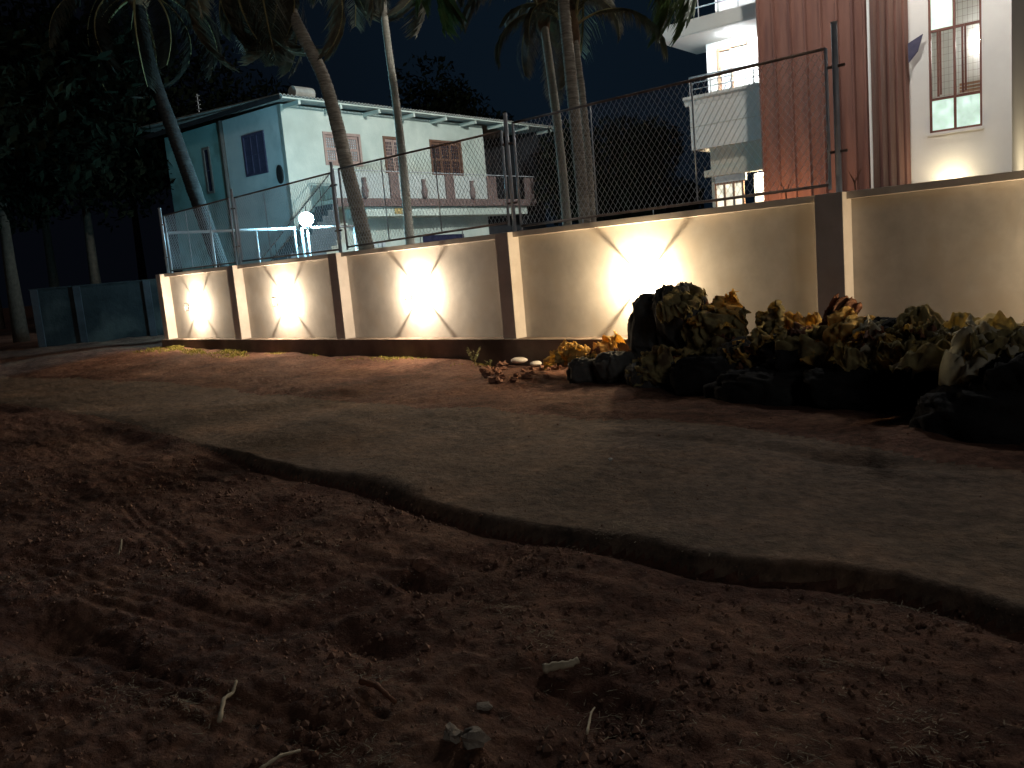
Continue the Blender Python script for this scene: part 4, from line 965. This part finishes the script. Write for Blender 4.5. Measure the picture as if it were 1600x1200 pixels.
# pebbles and crumbs of soil: uncountable
mb = MB(); rnd = random.Random(3)
for i in range(17000):
    r_ = 2.0 + 7 * rnd.random() ** 1.3; a = math.atan2(fwd.y, fwd.x) + rnd.uniform(-.62, .62); x = r_ * math.cos(a); y = r_ * math.sin(a)
    if y > 8.7: continue
    ny = float(nearY(np.array([x]))[0])
    if y > ny and rnd.random() > .06: continue
    cl_ = noise.noise(Vector((x * 2.2, y * 2.2, 7))) + .5 * noise.noise(Vector((x * 6, y * 6, 3)))
    if cl_ < -.05 and rnd.random() > .25: continue
    s = rnd.choice((.003, .004, .005, .006, .009, .014 if y < ny else .004, .022 if y < ny - .2 and cl_ > .25 else .005)) * rnd.uniform(.6, 1.3) * (1.4 if r_ > 5 else 1)
    vs = [Vector((rnd.uniform(.6, 1) * dx, rnd.uniform(.6, 1) * dy, rnd.uniform(.5, .9) * dz)) * s for dx, dy, dz in ((1, 0, 0), (-1, 0, 0), (0, 1, 0), (0, -1, 0), (0, 0, 1), (0, 0, -1))]
    c = Vector((x, y, gz(x, y) + s * .2)) if False else (x, y, s)
    mb.add([Vector((c[0], c[1], c[2])) + v for v in vs], [(0, 2, 4), (2, 1, 4), (1, 3, 4), (3, 0, 4), (2, 0, 5), (1, 2, 5), (3, 1, 5), (0, 3, 5)])
A_ = np.array(mb.v); cen = A_.reshape(-1, 6, 3).mean(1); hz = height(cen[:, 0], cen[:, 1]); A_ = A_.reshape(-1, 6, 3); A_[:, :, 2] += (hz - cen[:, 2] * .75)[:, None]; mb.v = [tuple(v) for v in A_.reshape(-1, 3)]
M['husk2'] = mat('straw', (.12, .09, .06), (.36, .29, .19), 30, .9)
M['crumb'] = mat('soil_crumb', (.10, .05, .036), (.26, .15, .10), 25, .95)
mb.build('pebbles', M['crumb'], kind='stuff', label='small pebbles and crumbs scattered over the soil', cat='pebbles')

mb = MB(); rnd = random.Random(31); cs = []
clump = [gpt(rnd.uniform(-50, 1500), rnd.uniform(760, 1190)) for _ in range(26)]
for i in range(2600):
    c = rnd.choice(clump); sp = .30 * rnd.random() + .02; x = c.x + rnd.gauss(0, sp); y = c.y + rnd.gauss(0, sp * .6)
    L_ = rnd.uniform(.01, .045); a = rnd.gauss(.3, .8); b = Vector((x, y, 0)); d = Vector((math.cos(a), math.sin(a), rnd.uniform(-.1, .25))) * L_; n_ = Vector((-d.y, d.x, 0)).normalized() * rnd.uniform(.0006, .002)
    mb.add([b - n_, b + n_, b + d + n_, b + d - n_], [(0, 1, 2, 3)])
A_ = np.array(mb.v).reshape(-1, 4, 3); A_[:, :, 2] += height(A_[:, 0, 0], A_[:, 0, 1])[:, None] + .004; mb.v = [tuple(v) for v in A_.reshape(-1, 3)]
mb.build('straw', M['husk2'], kind='stuff', label='bits of straw and dry fibre strewn over the soil', cat='straw')

# ---------------------------------------------------------------- grass tufts and weed at the wall foot
mb = MB(); rnd = random.Random(12)
for i in range(5200):
    x = rnd.choice([rnd.uniform(pilX[0] - .2, pilX[0] + 4.6), rnd.uniform(pilX[0] - .2, pilX[0] + 3.0), rnd.uniform(-16, -9)])
    y = 8.9 - abs(rnd.gauss(0, .16 if x > -15.5 else .33)); 
    if noise.noise(Vector((x * 1.1, y * 2.0, 0))) < (-.05 if x < -15.5 else .12): continue
    hgt = rnd.uniform(.015, .055) * (1.0 if x < -15 else .7); a = rnd.uniform(0, 6.28); dx, dy = math.cos(a), math.sin(a); z = 0
    b = Vector((x, y, z)); l = Vector((dx * .5, dy * .5, 1)) * hgt; wv = Vector((-dy, dx, 0)) * .008
    mb.add([b - wv, b + wv, b + l * .6 + wv * .6, b + l + Vector((dx, dy, 0)) * hgt * .5], [(0, 1, 2, 3)])
A_ = np.array(mb.v).reshape(-1, 4, 3); A_[:, :, 2] += height(A_[:, 0, 0], A_[:, 0, 1])[:, None]; mb.v = [tuple(v) for v in A_.reshape(-1, 3)]
mb.build('grass', M['grass'], kind='stuff', label='short yellow green grass along the foot of the plinth', cat='grass')
def weed(px, py, Y, hgt, nst, seed, label):
    rnd = random.Random(seed); q = atY(px, py, Y); q.z = gz(q.x, q.y); e = empty('weed', q, label=label, cat='weed', group='weeds at the plinth')
    st = MB(); lf = MB()
    for k in range(nst):
        a = rnd.uniform(0, 6.28); tip = Vector((math.cos(a) * hgt * .45, math.sin(a) * .3 * hgt, hgt * rnd.uniform(.6, 1))); st.tube([Vector((0, 0, 0)), tip * .5 + Vector((0, 0, .1 * hgt)), tip], .0035, 4)
        for j in range(7):
            p = tip * (.35 + .65 * j / 6); b = rnd.uniform(0, 6.28); d = Vector((math.cos(b), math.sin(b), .4)) * .035; n_ = Vector((-d.y, d.x, 0)) * .45; lf.add([p, p + d * .5 + n_, p + d, p + d * .5 - n_], [(0, 1, 2, 3)])
    st.build('stem', M['frondstem'], e); lf.build('leaves', M['weed'], e)
weed(742, 572, 8.75, .27, 9, 1, 'leafy weed growing at the plinth left of the rubble')
weed(765, 572, 8.7, .12, 6, 2, 'small weed just right of the taller leafy weed')
weed(1090, 575, 8.7, .2, 5, 3, 'weed hidden low behind the stack of sacks')
# dry scraps of leaf sticking above the coping near the red tower
for px, py, lab in ((1340, 275, 'thin dry twig above the coping right of the tallest post'), (1232, 290, 'thin dry twig above the coping in front of the red tower')):
    q = atY(px, py + 20, 9.6); e = empty('dry_twig', (q.x, q.y, gz(q.x, q.y)), label=lab, cat='twig', group='dry twigs behind the coping'); top = q.z - e.location.z + .22
    MB().tube([(0, 0, 0), (0.02, 0, top * .6), (-.03, 0, top - .15), (.05, 0, top)], [.012, .01, .008, .004], 6).build('stem', M['brownleaf'], e)
    MB().tube([(-.03, 0, top - .15), (-.1, .02, top - .02)], [.008, .003], 6).build('side_shoot', M['brownleaf'], e)
